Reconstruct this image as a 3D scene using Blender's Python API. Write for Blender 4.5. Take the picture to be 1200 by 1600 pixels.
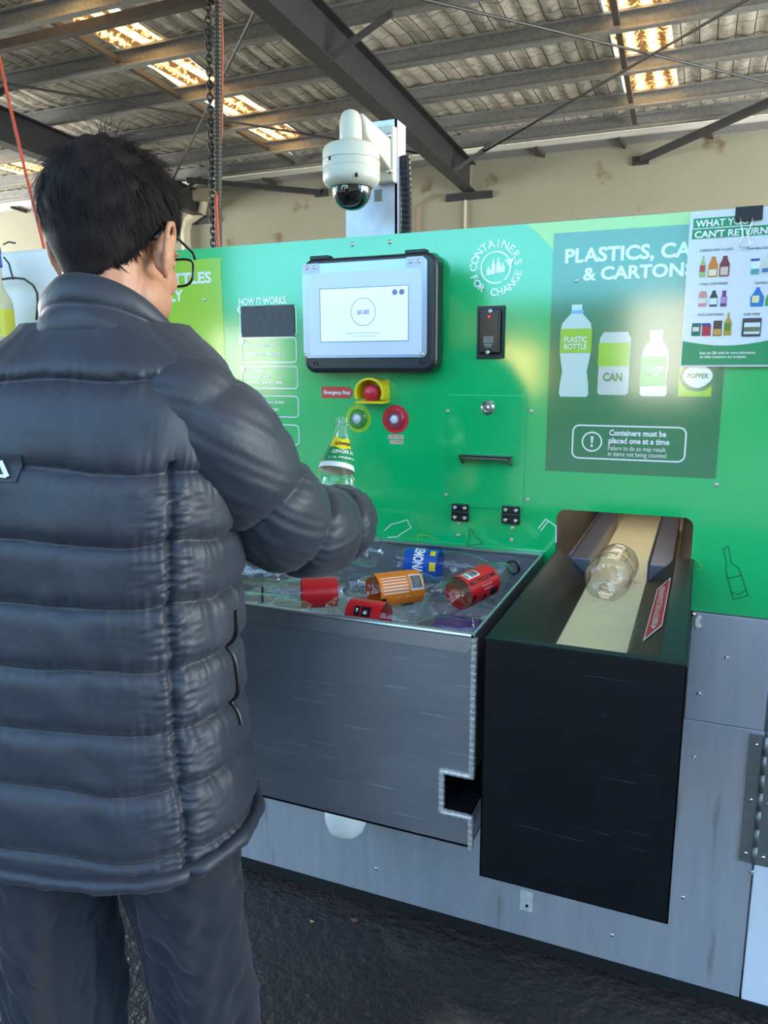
import bpy, bmesh, math, random
import numpy as np
from mathutils import Vector, Matrix
random.seed(7); rng = np.random.default_rng(7)
for _o in list(bpy.data.objects): bpy.data.objects.remove(_o)
SC = bpy.context.scene; COL = SC.collection
# ------------------------------------------------------------------ light and exposure settings
EXPOSURE = 0.2
SKY = 3.4
SUN = 45.0
SCREEN = 0.45
AREAS = [('side_door_daylight_right', (6.5, 4.0, 2.1), (0, math.radians(112), 0), 3.6, 9.0, 1150.0, (1, .98, .94)),  # added fill lamp at the open right side, brightens roof and back wall
         ('side_door_daylight_left', (-15.5, 4.0, 2.1), (0, math.radians(-112), 0), 3.6, 9.0, 1450.0, (1, .98, .94)),  # matching added fill lamp at the open left side
         ('tunnel_lamp', (-.145, .38, 1.262), (0, 0, 0), .2, .5, 0.7, (1, .95, .85))]
YARD = [(-40, 40, 2.9, (30, 40, 28), 'green boundary wall across the yard', 'wall_front'),  # unseen wall added to keep low sky out of the panel's reflection
        (-11.9, -10.0, 2.4, (226, 222, 206), 'pale sunlit shed wall across the yard, leftmost', 'wall_shed'),  # this and the next two: unseen walls added as reflectors for panel glare
        (-5.0, -3.4, 1.9, (250, 214, 120), 'yellow sunlit shed wall across the yard, middle', 'wall_shed'),
        (-1.5, -.1, 2.8, (226, 222, 206), 'pale sunlit shed wall across the yard, rightmost', 'wall_shed'),
        (-13, 1, .85, (30, 40, 28), 'low dark hedge before the shed walls across the yard', 'wall_hedge'),  # unseen dark box added to cut the lower part of that glare
        (-40, -12.6, 7.0, (30, 36, 28), 'tall dull green building wall left across the yard', 'wall_yard'),  # unseen tall walls added left and right to block reflected sky
        (-.2, 40, 7.0, (30, 36, 28), 'tall dull green building wall right across the yard', 'wall_yard')]
# ------------------------------------------------------------------ camera
YAW, PITCH, ROLL, FPX = -0.395559, 0.191579, -0.0044358, 1181.96
CAM = np.array([0.0, -1.713, 1.48])
Fw = np.array([math.sin(YAW)*math.cos(PITCH), math.cos(YAW)*math.cos(PITCH), -math.sin(PITCH)])
_r = np.array([math.cos(YAW), -math.sin(YAW), 0.0]); _u = np.cross(_r, Fw)
Rt = math.cos(ROLL)*_r+math.sin(ROLL)*_u; Up = -math.sin(ROLL)*_r+math.cos(ROLL)*_u
cd = bpy.data.cameras.new('camera'); cam = bpy.data.objects.new('camera', cd); COL.objects.link(cam)
cam.matrix_world = Matrix(((Rt[0], Up[0], -Fw[0], CAM[0]), (Rt[1], Up[1], -Fw[1], CAM[1]), (Rt[2], Up[2], -Fw[2], CAM[2]), (0, 0, 0, 1)))
cd.sensor_fit = 'VERTICAL'; cd.sensor_height = 36.0; cd.lens = 36.0*FPX/1600.0; cd.clip_start = 0.02; cd.clip_end = 200
SC.camera = cam
# ------------------------------------------------------------------ sky, sun, exposure
SC.view_settings.view_transform = 'Standard'; SC.view_settings.look = 'None'
SC.view_settings.gamma = 1.0; SC.view_settings.exposure = EXPOSURE; SC.view_settings.use_curve_mapping = False
W = bpy.data.worlds.new('sky'); SC.world = W; W.use_nodes = True
nt = W.node_tree; nt.nodes.clear()
out = nt.nodes.new('ShaderNodeOutputWorld'); bg = nt.nodes.new('ShaderNodeBackground')
tc = nt.nodes.new('ShaderNodeTexCoord'); sx = nt.nodes.new('ShaderNodeSeparateXYZ'); cr = nt.nodes.new('ShaderNodeValToRGB')
cr.color_ramp.elements[0].position = 0.0; cr.color_ramp.elements[0].color = (.95, .98, .95, 1)
cr.color_ramp.elements[1].position = 0.5; cr.color_ramp.elements[1].color = (.34, .52, .86, 1)
for _p, _c in ((.05, (.45, 1.25, 1.7, 1)), (.20, (.42, .95, 1.35, 1))): e = cr.color_ramp.elements.new(_p); e.color = _c
nt.links.new(tc.outputs['Generated'], sx.inputs[0]); nt.links.new(sx.outputs['Z'], cr.inputs[0])
nt.links.new(cr.outputs[0], bg.inputs[0]); bg.inputs[1].default_value = SKY; nt.links.new(bg.outputs[0], out.inputs[0])
sd = bpy.data.lights.new('sun', 'SUN'); sun = bpy.data.objects.new('sun', sd); COL.objects.link(sun)
sd.energy = SUN; sd.angle = 0.009; sd.color = (1.0, .93, .82)
sun.location = (0, 8, 12); sun.rotation_euler = (math.radians(-38), 0, math.radians(14))
def area(name, loc, rot, sx_, sy_, en, colr):
    d = bpy.data.lights.new(name, 'AREA'); d.shape = 'RECTANGLE'; d.size = sx_; d.size_y = sy_; d.energy = en; d.color = colr
    o = bpy.data.objects.new(name, d); COL.objects.link(o); o.location = loc; o.rotation_euler = rot; return o
for _a in AREAS: area(*_a)
SC.cycles.transparent_max_bounces = 32

# ------------------------------------------------------------------ pixel -> world plane helpers (1200 x 1600 frame)
def ray(px, py): return Fw+Rt*((px-600)/FPX)+Up*((800-py)/FPX)
def onY(px, py, y=0.0):
    d = ray(px, py); return CAM+d*((y-CAM[1])/d[1])
def onZ(px, py, z):
    d = ray(px, py); return CAM+d*((z-CAM[2])/d[2])
def dep(px, py, dd): return CAM+ray(px, py)*dd

# ------------------------------------------------------------------ materials
def lin(c): 
    f = lambda v: (v/255/12.92) if v/255 <= .04045 else ((v/255+.055)/1.055)**2.4
    return (f(c[0]), f(c[1]), f(c[2]), 1.0)
MATS = {}
def mat(name, col, rough=.5, metal=0., var=0., vscale=6., bump=0., bscale=200., stretch=(1, 1, 1), coat=0., coat_r=.1, coat_ior=1.5, sheen=0., emit=None, es=0., ior=1.5, spots=None, scratch=None):
    """principled; var = brightness mottling; bump = noise bump; spots = (colour, scale, amount) dirt"""
    if name in MATS: return MATS[name]
    m = bpy.data.materials.new(name); m.use_nodes = True; n = m.node_tree; b = n.nodes['Principled BSDF']
    c = lin(col); b.inputs['Base Color'].default_value = c; b.inputs['Roughness'].default_value = rough; b.inputs['Metallic'].default_value = metal; b.inputs['IOR'].default_value = ior
    if coat: b.inputs['Coat Weight'].default_value = coat; b.inputs['Coat Roughness'].default_value = coat_r; b.inputs['Coat IOR'].default_value = coat_ior
    if sheen: b.inputs['Sheen Weight'].default_value = sheen
    if emit is not None: b.inputs['Emission Color'].default_value = lin(emit); b.inputs['Emission Strength'].default_value = es
    tcn = n.nodes.new('ShaderNodeTexCoord'); mp = n.nodes.new('ShaderNodeMapping'); mp.inputs['Scale'].default_value = stretch
    n.links.new(tcn.outputs['Object'], mp.inputs[0]); src = None
    if var:
        no = n.nodes.new('ShaderNodeTexNoise'); no.inputs['Scale'].default_value = vscale; no.inputs['Detail'].default_value = 8; no.inputs['Roughness'].default_value = .65
        n.links.new(mp.outputs[0], no.inputs[0]); ra = n.nodes.new('ShaderNodeValToRGB')
        ra.color_ramp.elements[0].position = .28; ra.color_ramp.elements[1].position = .72
        ra.color_ramp.elements[0].color = tuple(x*(1-var) for x in c[:3])+(1,); ra.color_ramp.elements[1].color = tuple(min(1, x*(1+var)) for x in c[:3])+(1,)
        n.links.new(no.outputs[0], ra.inputs[0]); src = ra.outputs[0]
    if spots:
        no2 = n.nodes.new('ShaderNodeTexNoise'); no2.inputs['Scale'].default_value = spots[1]; no2.inputs['Detail'].default_value = 6
        n.links.new(mp.outputs[0], no2.inputs[0]); r2 = n.nodes.new('ShaderNodeValToRGB')
        r2.color_ramp.elements[0].position = 1-spots[2]; r2.color_ramp.elements[1].position = min(1, 1-spots[2]+.08)
        n.links.new(no2.outputs[0], r2.inputs[0]); mx = n.nodes.new('ShaderNodeMix'); mx.data_type = 'RGBA'
        n.links.new(r2.outputs[0], mx.inputs['Factor']); mx.inputs['B'].default_value = lin(spots[0])
        if src: n.links.new(src, mx.inputs['A'])
        else: mx.inputs['A'].default_value = c
        src = mx.outputs['Result']
    if scratch:
        for k_, (rot, st) in enumerate(((.30, 1.0), (-.55, .9), (1.3, .6))):
            m3 = n.nodes.new('ShaderNodeMapping'); m3.inputs['Rotation'].default_value = (0, rot, 0); m3.inputs['Scale'].default_value = (3.5, 1, 150); m3.inputs['Location'].default_value = (k_*7, 0, k_*3)
            n.links.new(tcn.outputs['Object'], m3.inputs[0]); n3_ = n.nodes.new('ShaderNodeTexNoise'); n3_.inputs['Scale'].default_value = 1.6; n3_.inputs['Detail'].default_value = 3; n.links.new(m3.outputs[0], n3_.inputs[0])
            r3 = n.nodes.new('ShaderNodeValToRGB'); r3.color_ramp.elements[0].position = scratch[1]; r3.color_ramp.elements[1].position = scratch[1]+.06; r3.color_ramp.elements[1].color = (.7*st, .7*st, .7*st, 1); n.links.new(n3_.outputs[0], r3.inputs[0])
            mx3 = n.nodes.new('ShaderNodeMix'); mx3.data_type = 'RGBA'; n.links.new(r3.outputs[0], mx3.inputs['Factor']); mx3.inputs['B'].default_value = lin(scratch[0])
            if src: n.links.new(src, mx3.inputs['A'])
            else: mx3.inputs['A'].default_value = c
            src = mx3.outputs['Result']
    if src: n.links.new(src, b.inputs['Base Color'])
    if bump:
        nb = n.nodes.new('ShaderNodeTexNoise'); nb.inputs['Scale'].default_value = bscale; nb.inputs['Detail'].default_value = 4
        n.links.new(mp.outputs[0], nb.inputs[0]); bp = n.nodes.new('ShaderNodeBump'); bp.inputs['Strength'].default_value = min(1, bump); bp.inputs['Distance'].default_value = .002*max(1, bump)
        n.links.new(nb.outputs[0], bp.inputs['Height']); n.links.new(bp.outputs[0], b.inputs['Normal'])
    MATS[name] = m; return m
def clear_mat(name, tint, rough=.04, ior=1.5, bump=0., bscale=40.):
    m = bpy.data.materials.new(name); m.use_nodes = True; n = m.node_tree; n.nodes.clear()
    o = n.nodes.new('ShaderNodeOutputMaterial'); t = n.nodes.new('ShaderNodeBsdfTransparent'); g = n.nodes.new('ShaderNodeBsdfGlossy'); mx = n.nodes.new('ShaderNodeMixShader')
    t.inputs[0].default_value = tint; g.inputs['Roughness'].default_value = rough; fr = n.nodes.new('ShaderNodeLayerWeight'); pw = n.nodes.new('ShaderNodeMath'); pw.operation = 'POWER'; pw.inputs[1].default_value = 4.0; ma = n.nodes.new('ShaderNodeMath'); ma.operation = 'MULTIPLY_ADD'; ma.inputs[1].default_value = .9; ma.inputs[2].default_value = ((ior-1)/(ior+1))**2*1.6
    n.links.new(fr.outputs['Facing'], pw.inputs[0]); n.links.new(pw.outputs[0], ma.inputs[0]); n.links.new(ma.outputs[0], mx.inputs[0]); n.links.new(t.outputs[0], mx.inputs[1]); n.links.new(g.outputs[0], mx.inputs[2]); n.links.new(mx.outputs[0], o.inputs[0])
    if bump:
        tcn = n.nodes.new('ShaderNodeTexCoord'); nb = n.nodes.new('ShaderNodeTexNoise'); nb.inputs['Scale'].default_value = bscale
        n.links.new(tcn.outputs['Object'], nb.inputs[0]); bp = n.nodes.new('ShaderNodeBump'); bp.inputs['Strength'].default_value = bump; bp.inputs['Distance'].default_value = .004
        n.links.new(nb.outputs[0], bp.inputs['Height']); n.links.new(bp.outputs[0], g.inputs['Normal']); n.links.new(bp.outputs[0], fr.inputs['Normal'])
    return m

# ------------------------------------------------------------------ mesh builder
OFF = {}
class MB:
    def __init__(s): s.v = []; s.f = []
    def add(s, vs, fs):
        o = len(s.v); s.v.extend([tuple(map(float, p)) for p in vs]); s.f.extend([tuple(i+o for i in q) for q in fs]); return s
    def box(s, x0, x1, y0, y1, z0, z1, M=None):
        vs = [(x, y, z) for x in (x0, x1) for y in (y0, y1) for z in (z0, z1)]
        if M is not None: vs = [tuple(M @ Vector(p)) for p in vs]
        return s.add(vs, [(0, 1, 3, 2), (4, 6, 7, 5), (0, 4, 5, 1), (2, 3, 7, 6), (0, 2, 6, 4), (1, 5, 7, 3)])
    def beam(s, a, b, w, h, up=(0, 0, 1)):
        a = Vector(a); b = Vector(b); d = (b-a).normalized(); sd = d.cross(Vector(up)).normalized(); u = sd.cross(d)
        vs = []
        for p in (a, b):
            for i, j in ((-1, -1), (1, -1), (1, 1), (-1, 1)): vs.append(p+sd*(i*w/2)+u*(j*h/2))
        return s.add(vs, [(0, 1, 2, 3), (7, 6, 5, 4)]+[(i, i+4, (i+1) % 4+4, (i+1) % 4) for i in range(4)])
    def sweep(s, a, b, poly, up=(0, 0, 1)):
        """2D section poly (side, up) swept from a to b"""
        a = Vector(a); b = Vector(b); d = (b-a).normalized(); sd = d.cross(Vector(up)).normalized(); u = sd.cross(d); n = len(poly)
        vs = [p+sd*q[0]+u*q[1] for p in (a, b) for q in poly]
        return s.add(vs, [tuple(range(n)), tuple(range(2*n-1, n-1, -1))]+[(i, i+n, (i+1) % n+n, (i+1) % n) for i in range(n)])
    def tube(s, pts, r, n=10, cap=True):
        pts = [Vector(p) for p in pts]; m = len(pts); rs = r if hasattr(r, '__len__') else [r]*m
        t0 = (pts[1]-pts[0]).normalized(); ref = Vector((0, 0, 1)) if abs(t0.z) < .9 else Vector((1, 0, 0)); nx = t0.cross(ref).normalized(); vs = []; fs = []
        for i, p in enumerate(pts):
            t = (pts[min(i+1, m-1)]-pts[max(i-1, 0)]).normalized(); nx = (nx-t*nx.dot(t)).normalized(); ny = t.cross(nx)
            for k in range(n):
                a = 2*math.pi*k/n; vs.append(p+(nx*math.cos(a)+ny*math.sin(a))*rs[i])
        for i in range(m-1):
            for k in range(n): fs.append((i*n+k, i*n+(k+1) % n, (i+1)*n+(k+1) % n, (i+1)*n+k))
        if cap: fs.append(tuple(range(n-1, -1, -1))); fs.append(tuple((m-1)*n+k for k in range(n)))
        return s.add(vs, fs)
    def lathe(s, prof, n=32, M=None, mod=None, cap=False):
        vs = []; fs = []; m = len(prof)
        for i, (r, z) in enumerate(prof):
            for k in range(n):
                a = 2*math.pi*k/n; rr, zz = (r, z) if mod is None else mod(r, z, a)
                p = Vector((rr*math.cos(a), rr*math.sin(a), zz)); vs.append(M @ p if M is not None else p)
        for i in range(m-1):
            for k in range(n): fs.append((i*n+k, i*n+(k+1) % n, (i+1)*n+(k+1) % n, (i+1)*n+k))
        if cap: fs.append(tuple(range(n-1, -1, -1))); fs.append(tuple((m-1)*n+k for k in range(n)))
        return s.add(vs, fs)
    def prism(s, pts, d):
        """closed 3D polygon extruded by vector d"""
        n = len(pts); d = np.array(d, float); vs = [tuple(p) for p in pts]+[tuple(np.array(p, float)+d) for p in pts]
        return s.add(vs, [tuple(range(n)), tuple(range(2*n-1, n-1, -1))]+[(i, (i+1) % n, (i+1) % n+n, i+n) for i in range(n)])
    def grid(s, P, closed=False):
        nu, nv = P.shape[0], P.shape[1]; fs = []
        for i in range(nu-1):
            for j in range(nv if closed else nv-1): fs.append((i*nv+j, i*nv+(j+1) % nv, (i+1)*nv+(j+1) % nv, (i+1)*nv+j))
        return s.add(P.reshape(-1, 3), fs)
    def ball(s, c, r, n=16, m=10):
        r = r if hasattr(r, '__len__') else (r, r, r); vs = []; fs = []
        for i in range(m+1):
            t = math.pi*i/m
            for k in range(n):
                a = 2*math.pi*k/n; vs.append((c[0]+r[0]*math.sin(t)*math.cos(a), c[1]+r[1]*math.sin(t)*math.sin(a), c[2]+r[2]*math.cos(t)))
        for i in range(m):
            for k in range(n): fs.append((i*n+k, (i+1)*n+k, (i+1)*n+(k+1) % n, i*n+(k+1) % n))
        return s.add(vs, fs)
    def build(s, name, m, parent=None, smooth=False, bevel=0., seg=2, weld=False):
        o3 = np.array(OFF.get(parent.name, (0, 0, 0))) if parent is not None else np.zeros(3)
        me = bpy.data.meshes.new(name); V = np.array(s.v)-o3; me.from_pydata(V.tolist(), [], s.f)
        bm = bmesh.new(); bm.from_mesh(me)
        if weld: bmesh.ops.remove_doubles(bm, verts=bm.verts, dist=1e-5)
        bmesh.ops.recalc_face_normals(bm, faces=bm.faces)
        if len(V) and V[:, 1].max()-V[:, 1].min() < .004 and any(e.is_boundary for e in bm.edges):
            fl = [f for f in bm.faces if f.normal.y > .5]
            if fl: bmesh.ops.reverse_faces(bm, faces=fl)
        bm.to_mesh(me); bm.free()
        me.materials.append(m)
        if smooth: me.polygons.foreach_set('use_smooth', [True]*len(me.polygons))
        o = bpy.data.objects.new(name, me); COL.objects.link(o)
        if parent is not None: o.parent = parent; OFF[o.name] = tuple(o3)
        if bevel:
            b = o.modifiers.new('edge', 'BEVEL'); b.width = bevel; b.segments = seg; b.limit_method = 'ANGLE'; b.angle_limit = math.radians(40)
        return o
def tag(o, label, cat, group=None, kind=None):
    if label: o['label'] = label
    if cat: o['category'] = cat
    if group: o['group'] = group
    if kind: o['kind'] = kind
    return o
def thing(name, label, cat, loc=(0, 0, 0), group=None):
    o = bpy.data.objects.new(name, None); COL.objects.link(o); o.location = [float(q) for q in loc]; o.empty_display_size = .05; OFF[o.name] = tuple(float(q) for q in loc)
    return tag(o, label, cat, group)
def centre_origin(o):
    """put the origin of a top-level mesh at its own base"""
    me = o.data; V = np.empty(len(me.vertices)*3); me.vertices.foreach_get('co', V); V = V.reshape(-1, 3)
    c = np.array([(V[:, 0].min()+V[:, 0].max())/2, (V[:, 1].min()+V[:, 1].max())/2, V[:, 2].min()])
    me.vertices.foreach_set('co', (V-c).ravel()); o.location = c; OFF[o.name] = tuple(c); return o
def structure(o, label=None):
    o['kind'] = 'structure'
    if label: o['label'] = label
    return o

# ------------------------------------------------------------------ lettering (built-in font turned into mesh)
_tc = {}
def glyphs(txt, bold=.0):
    k = (txt, bold)
    if k not in _tc:
        cu = bpy.data.curves.new('t', 'FONT'); cu.body = txt; cu.size = 1.0; cu.offset = bold; cu.resolution_u = 3
        o = bpy.data.objects.new('t', cu); me = bpy.data.meshes.new_from_object(o)
        V = np.empty(len(me.vertices)*3); me.vertices.foreach_get('co', V); V = V.reshape(-1, 3)[:, :2].copy(); F = [tuple(p.vertices) for p in me.polygons]
        bpy.data.objects.remove(o); bpy.data.curves.remove(cu); bpy.data.meshes.remove(me); _tc[k] = (V, F)
    return _tc[k]
CAPH = .73
def text_on(mb, txt, fn, x0, x1, y, caph, bold=.02, align='fit'):
    """fn(x,y)->3D.  letters run x0..x1 (fit), or start/centre/end at x0 with natural width"""
    V, F = glyphs(txt, bold)
    if not len(V): return
    s = caph/CAPH; mn, mx = V[:, 0].min(), V[:, 0].max(); w = mx-mn
    kx = (x1-x0)/w if align == 'fit' else s
    X = (V[:, 0]-mn)*kx+x0
    if align == 'c': X = X-w*kx/2
    if align == 'r': X = X-w*kx
    mb.add([fn(a, b) for a, b in zip(X, V[:, 1]*s+y)], F)
# ================================================================== THE BUILDING
M_wall = mat('cream_render', (150, 149, 130), .8, var=.06, vscale=1.2, bump=.25, bscale=30, spots=((120, 104, 82), 2.2, .36))
M_asph = mat('wet_asphalt', (44, 36, 32), .52, var=.5, vscale=2.5, bump=9, bscale=38, spots=((96, 84, 70), 1.1, .37))
M_yard = mat('concrete_yard', (176, 168, 154), .8, var=.1)
M_rust = mat('dark_painted_steel', (44, 45, 48), .5, var=.2, vscale=9)
M_galv = mat('galvanised_steel', (150, 152, 150), .48, .45, var=.22, vscale=26, bump=.15, bscale=60)
M_brown = mat('brown_painted_steel', (68, 61, 55), .6, var=.3, vscale=14)
M_pipe = mat('cream_pipe', (196, 188, 160), .5)

structure(centre_origin(MB().box(-18, 10, -3.2, 9.2, -.25, 0).build('floor', M_asph)))
structure(centre_origin(MB().box(-40, 40, -40, -3.2, -.28, -.03).build('trim_2', mat('dark_yard_asphalt', (34, 34, 35), .9))), 'dark asphalt yard outside the open front of the shed')
structure(centre_origin(MB().box(-40, -18.0, -3.2, 30, -.28, -.03).build('trim_3', M_yard)), 'pale concrete yard outside the open left end of the shed')  # unseen ground added to bounce sunlight up to the ceiling
structure(centre_origin(MB().box(-18, 10, 9.0, 9.2, 0, 4.22).build('wall_back', M_wall)))
# corrugated roof underside: foil faced insulation held by a wire grid
def foil():
    m = bpy.data.materials.new('foil_insulation'); m.use_nodes = True; n = m.node_tree; b = n.nodes['Principled BSDF']
    tcn = n.nodes.new('ShaderNodeTexCoord'); br = n.nodes.new('ShaderNodeTexBrick'); br.offset = 0; br.inputs['Scale'].default_value = 1
    br.inputs['Brick Width'].default_value = .15; br.inputs['Row Height'].default_value = .30; br.inputs['Mortar Size'].default_value = .005; br.inputs['Mortar Smooth'].default_value = .3
    br.inputs['Color1'].default_value = lin((222, 216, 196)); br.inputs['Color2'].default_value = lin((208, 202, 184)); br.inputs['Mortar'].default_value = lin((84, 80, 74))
    n.links.new(tcn.outputs['Object'], br.inputs[0])
    no = n.nodes.new('ShaderNodeTexNoise'); no.inputs['Scale'].default_value = 1.6; no.inputs['Detail'].default_value = 5; n.links.new(tcn.outputs['Object'], no.inputs[0])
    ra = n.nodes.new('ShaderNodeValToRGB'); ra.color_ramp.elements[0].position = .35; ra.color_ramp.elements[0].color = (.68, .68, .68, 1); ra.color_ramp.elements[1].position = .62; ra.color_ramp.elements[1].color = (1, 1, 1, 1)
    n.links.new(no.outputs[0], ra.inputs[0]); mx = n.nodes.new('ShaderNodeMix'); mx.data_type = 'RGBA'; mx.blend_type = 'MULTIPLY'; mx.inputs['Factor'].default_value = 1
    n.links.new(br.outputs[0], mx.inputs['A']); n.links.new(ra.outputs[0], mx.inputs['B']); n.links.new(mx.outputs['Result'], b.inputs['Base Color'])
    b.inputs['Roughness'].default_value = .5; b.inputs['Metallic'].default_value = .15
    n2 = n.nodes.new('ShaderNodeTexNoise'); n2.inputs['Scale'].default_value = 9; n2.inputs['Detail'].default_value = 5; n.links.new(tcn.outputs['Object'], n2.inputs[0])
    bp = n.nodes.new('ShaderNodeBump'); bp.inputs['Strength'].default_value = .9; bp.inputs['Distance'].default_value = .03; n.links.new(n2.outputs[0], bp.inputs['Height'])
    bp2 = n.nodes.new('ShaderNodeBump'); bp2.inputs['Strength'].default_value = .8; bp2.inputs['Distance'].default_value = .02; bp2.invert = True
    n.links.new(br.outputs['Fac'], bp2.inputs['Height']); n.links.new(bp.outputs[0], bp2.inputs['Normal']); n.links.new(bp2.outputs[0], b.inputs['Normal'])
    return m
M_foil = foil()
ZR = 4.365
# skylight openings (x limits at y=4.5 and y=7.5, y from..to)
SKY_R = [(-5.20, -4.72, -5.46, -4.95, 1.5, 7.6), (-.965, -.48, -1.0, -.465, 3.0, 7.75), (-9.55, -9.0, -9.85, -9.25, 1.5, 7.8)]
def sk_x(q, y):
    t = (y-4.5)/3.0; return q[0]+(q[2]-q[0])*t, q[1]+(q[3]-q[1])*t
def roof_h(x, y):
    return ZR+.012*math.sin(x*2*math.pi/.19)+.02*math.sin(x*2.1+1)*math.sin(y*6.28)
roof = MB()
ys = np.linspace(-2.8, 9.05, 48)
spans = []
cuts = [-18]+[c for q in sorted(SKY_R) for c in (q, None)]+[10]
sq = sorted(SKY_R)
edges = [(lambda y: -18)]
for q in sq: edges += [(lambda y, q=q: sk_x(q, y)[0]), (lambda y, q=q: sk_x(q, y)[1])]
edges += [(lambda y: 10)]
for k in range(0, len(edges), 2):
    nx = int((edges[k+1](5)-edges[k](5))/.0475)+2
    P = np.zeros((len(ys), nx, 3))
    for i, y in enumerate(ys):
        xs = np.linspace(edges[k](y), edges[k+1](y), nx)
        for j, x in enumerate(xs): P[i, j] = (x, y, roof_h(x, y))
    roof.grid(P)
for q in SKY_R:
    for ya, yb in ((-2.8, q[4]), (q[5], 9.05)):
        yy = np.linspace(ya, yb, 14); P = np.zeros((14, 12, 3))
        for i, y in enumerate(yy):
            a, b = sk_x(q, y)
            for j in range(12): x = a+(b-a)*j/11; P[i, j] = (x, y, roof_h(x, y))
        roof.grid(P)
structure(centre_origin(roof.build('ceiling', M_foil, smooth=True)))
def sky_mat():
    m = bpy.data.materials.new('translucent_sheet'); m.use_nodes = True; n = m.node_tree; n.nodes.clear()
    o = n.nodes.new('ShaderNodeOutputMaterial'); t = n.nodes.new('ShaderNodeBsdfTranslucent'); d = n.nodes.new('ShaderNodeBsdfDiffuse'); mx = n.nodes.new('ShaderNodeMixShader'); mx.inputs[0].default_value = .15
    tcn = n.nodes.new('ShaderNodeTexCoord'); mp = n.nodes.new('ShaderNodeMapping'); n.links.new(tcn.outputs['Object'], mp.inputs[0])
    no = n.nodes.new('ShaderNodeTexNoise'); no.inputs['Scale'].default_value = 20; no.inputs['Detail'].default_value = 8; no.inputs['Roughness'].default_value = .62; n.links.new(mp.outputs[0], no.inputs[0])
    wv = n.nodes.new('ShaderNodeTexWave'); wv.bands_direction = 'X'; wv.inputs['Scale'].default_value = 1.75; wv.inputs['Distortion'].default_value = .6; n.links.new(mp.outputs[0], wv.inputs[0])
    ad = n.nodes.new('ShaderNodeMath'); ad.operation = 'MULTIPLY_ADD'; ad.inputs[1].default_value = .30; n.links.new(wv.outputs['Fac'], ad.inputs[0]); n.links.new(no.outputs[0], ad.inputs[2])
    ra = n.nodes.new('ShaderNodeValToRGB'); ra.color_ramp.elements[0].position = .56; ra.color_ramp.elements[0].color = (.03, .015, .006, 1); ra.color_ramp.elements[1].position = .84; ra.color_ramp.elements[1].color = (.62, .40, .15, 1)
    e = ra.color_ramp.elements.new(.64); e.color = (.30, .14, .04, 1)
    n.links.new(ad.outputs[0], ra.inputs[0]); n.links.new(ra.outputs[0], t.inputs[0]); d.inputs[0].default_value = (.3, .22, .12, 1)
    n.links.new(t.outputs[0], mx.inputs[1]); n.links.new(d.outputs[0], mx.inputs[2]); n.links.new(mx.outputs[0], o.inputs[0]); return m
M_sky = sky_mat()
for i, q in enumerate(SKY_R):
    s = MB(); yy = np.linspace(q[4], q[5], 40); P = np.zeros((40, 40, 3))
    for a, y in enumerate(yy):
        x0, x1 = sk_x(q, y)
        for b in range(40): x = x0+(x1-x0)*b/39; P[a, b] = (x, y, ZR+.018*math.sin(x*2*math.pi/.125))
    s.grid(P); structure(centre_origin(s.build('window_%d' % (i+1), M_sky, smooth=True)))

# purlins: galvanised C sections along x
PY = [(3.42, 'nearest of the galvanised roof purlins above the hanging chain'), (4.42, 'galvanised roof purlin second nearest of those crossing the skylights'), (5.42, 'galvanised roof purlin third nearest, at the middle of the skylights'), (6.42, 'galvanised roof purlin third from the back wall'), (7.45, 'galvanised roof purlin at the far end of the skylights'), (8.22, 'galvanised roof purlin closest to the cream back wall')]
def csec(w=.075, h=.155, l=.02, t=.006):
    return [(-w/2, 0), (w/2, 0), (w/2, l), (w/2-t, l), (w/2-t, t), (-w/2+t, t), (-w/2+t, h-t), (w/2-t, h-t), (w/2-t, h-l), (w/2, h-l), (w/2, h), (-w/2, h)]
for y, lb in PY:
    p = MB().sweep((-18, y, 4.185), (10, y, 4.185), csec()).build('roof_purlin', M_galv)
    tag(centre_origin(p), lb, 'beam', 'roof purlins')
# rafters: I sections running to the back wall
def isec(w=.17, h=.36, tf=.014, tw=.01):
    return [(-w/2, 0), (w/2, 0), (w/2, tf), (tw/2, tf), (tw/2, h-tf), (w/2, h-tf), (w/2, h), (-w/2, h), (-w/2, h-tf), (-tw/2, h-tf), (-tw/2, tf), (-w/2, tf)]
def rafter(x4, x9, lb, wallplate=True):
    f = lambda y: x4+(x9-x4)*(y-4)/5
    r = thing('roof_rafter', lb, 'beam', (f(9), 9, 3.825), 'dark steel rafters')
    MB().sweep((f(-2.5), -2.5, 3.825), (f(8.99), 8.99, 3.825), isec()).build('beam', M_rust, r)
    MB().box(f(9)-.33, f(9)+.33, 8.955, 8.998, 3.72, 3.815).build('wall_plate', M_rust, r)
    for y, _ in PY:      # cleats
        MB().box(f(y)-.05, f(y)+.05, y+.04, y+.05, 4.19, 4.37).build('cleat', M_rust, r)
    for y in (4.42, 8.22):
        for sgn in (1,):
            MB().beam((f(y-.3)+sgn*.05, y-.3, 3.84), (f(y)+sgn*.48, y-.02, 4.2), .045, .045).build('fly_brace', M_rust, r)
rafter(-2.93, -3.17, 'dark grey steel rafter running to the back wall above the security camera')
rafter(-7.03, -7.6, 'dark steel rafter in the far left behind the man')
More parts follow.
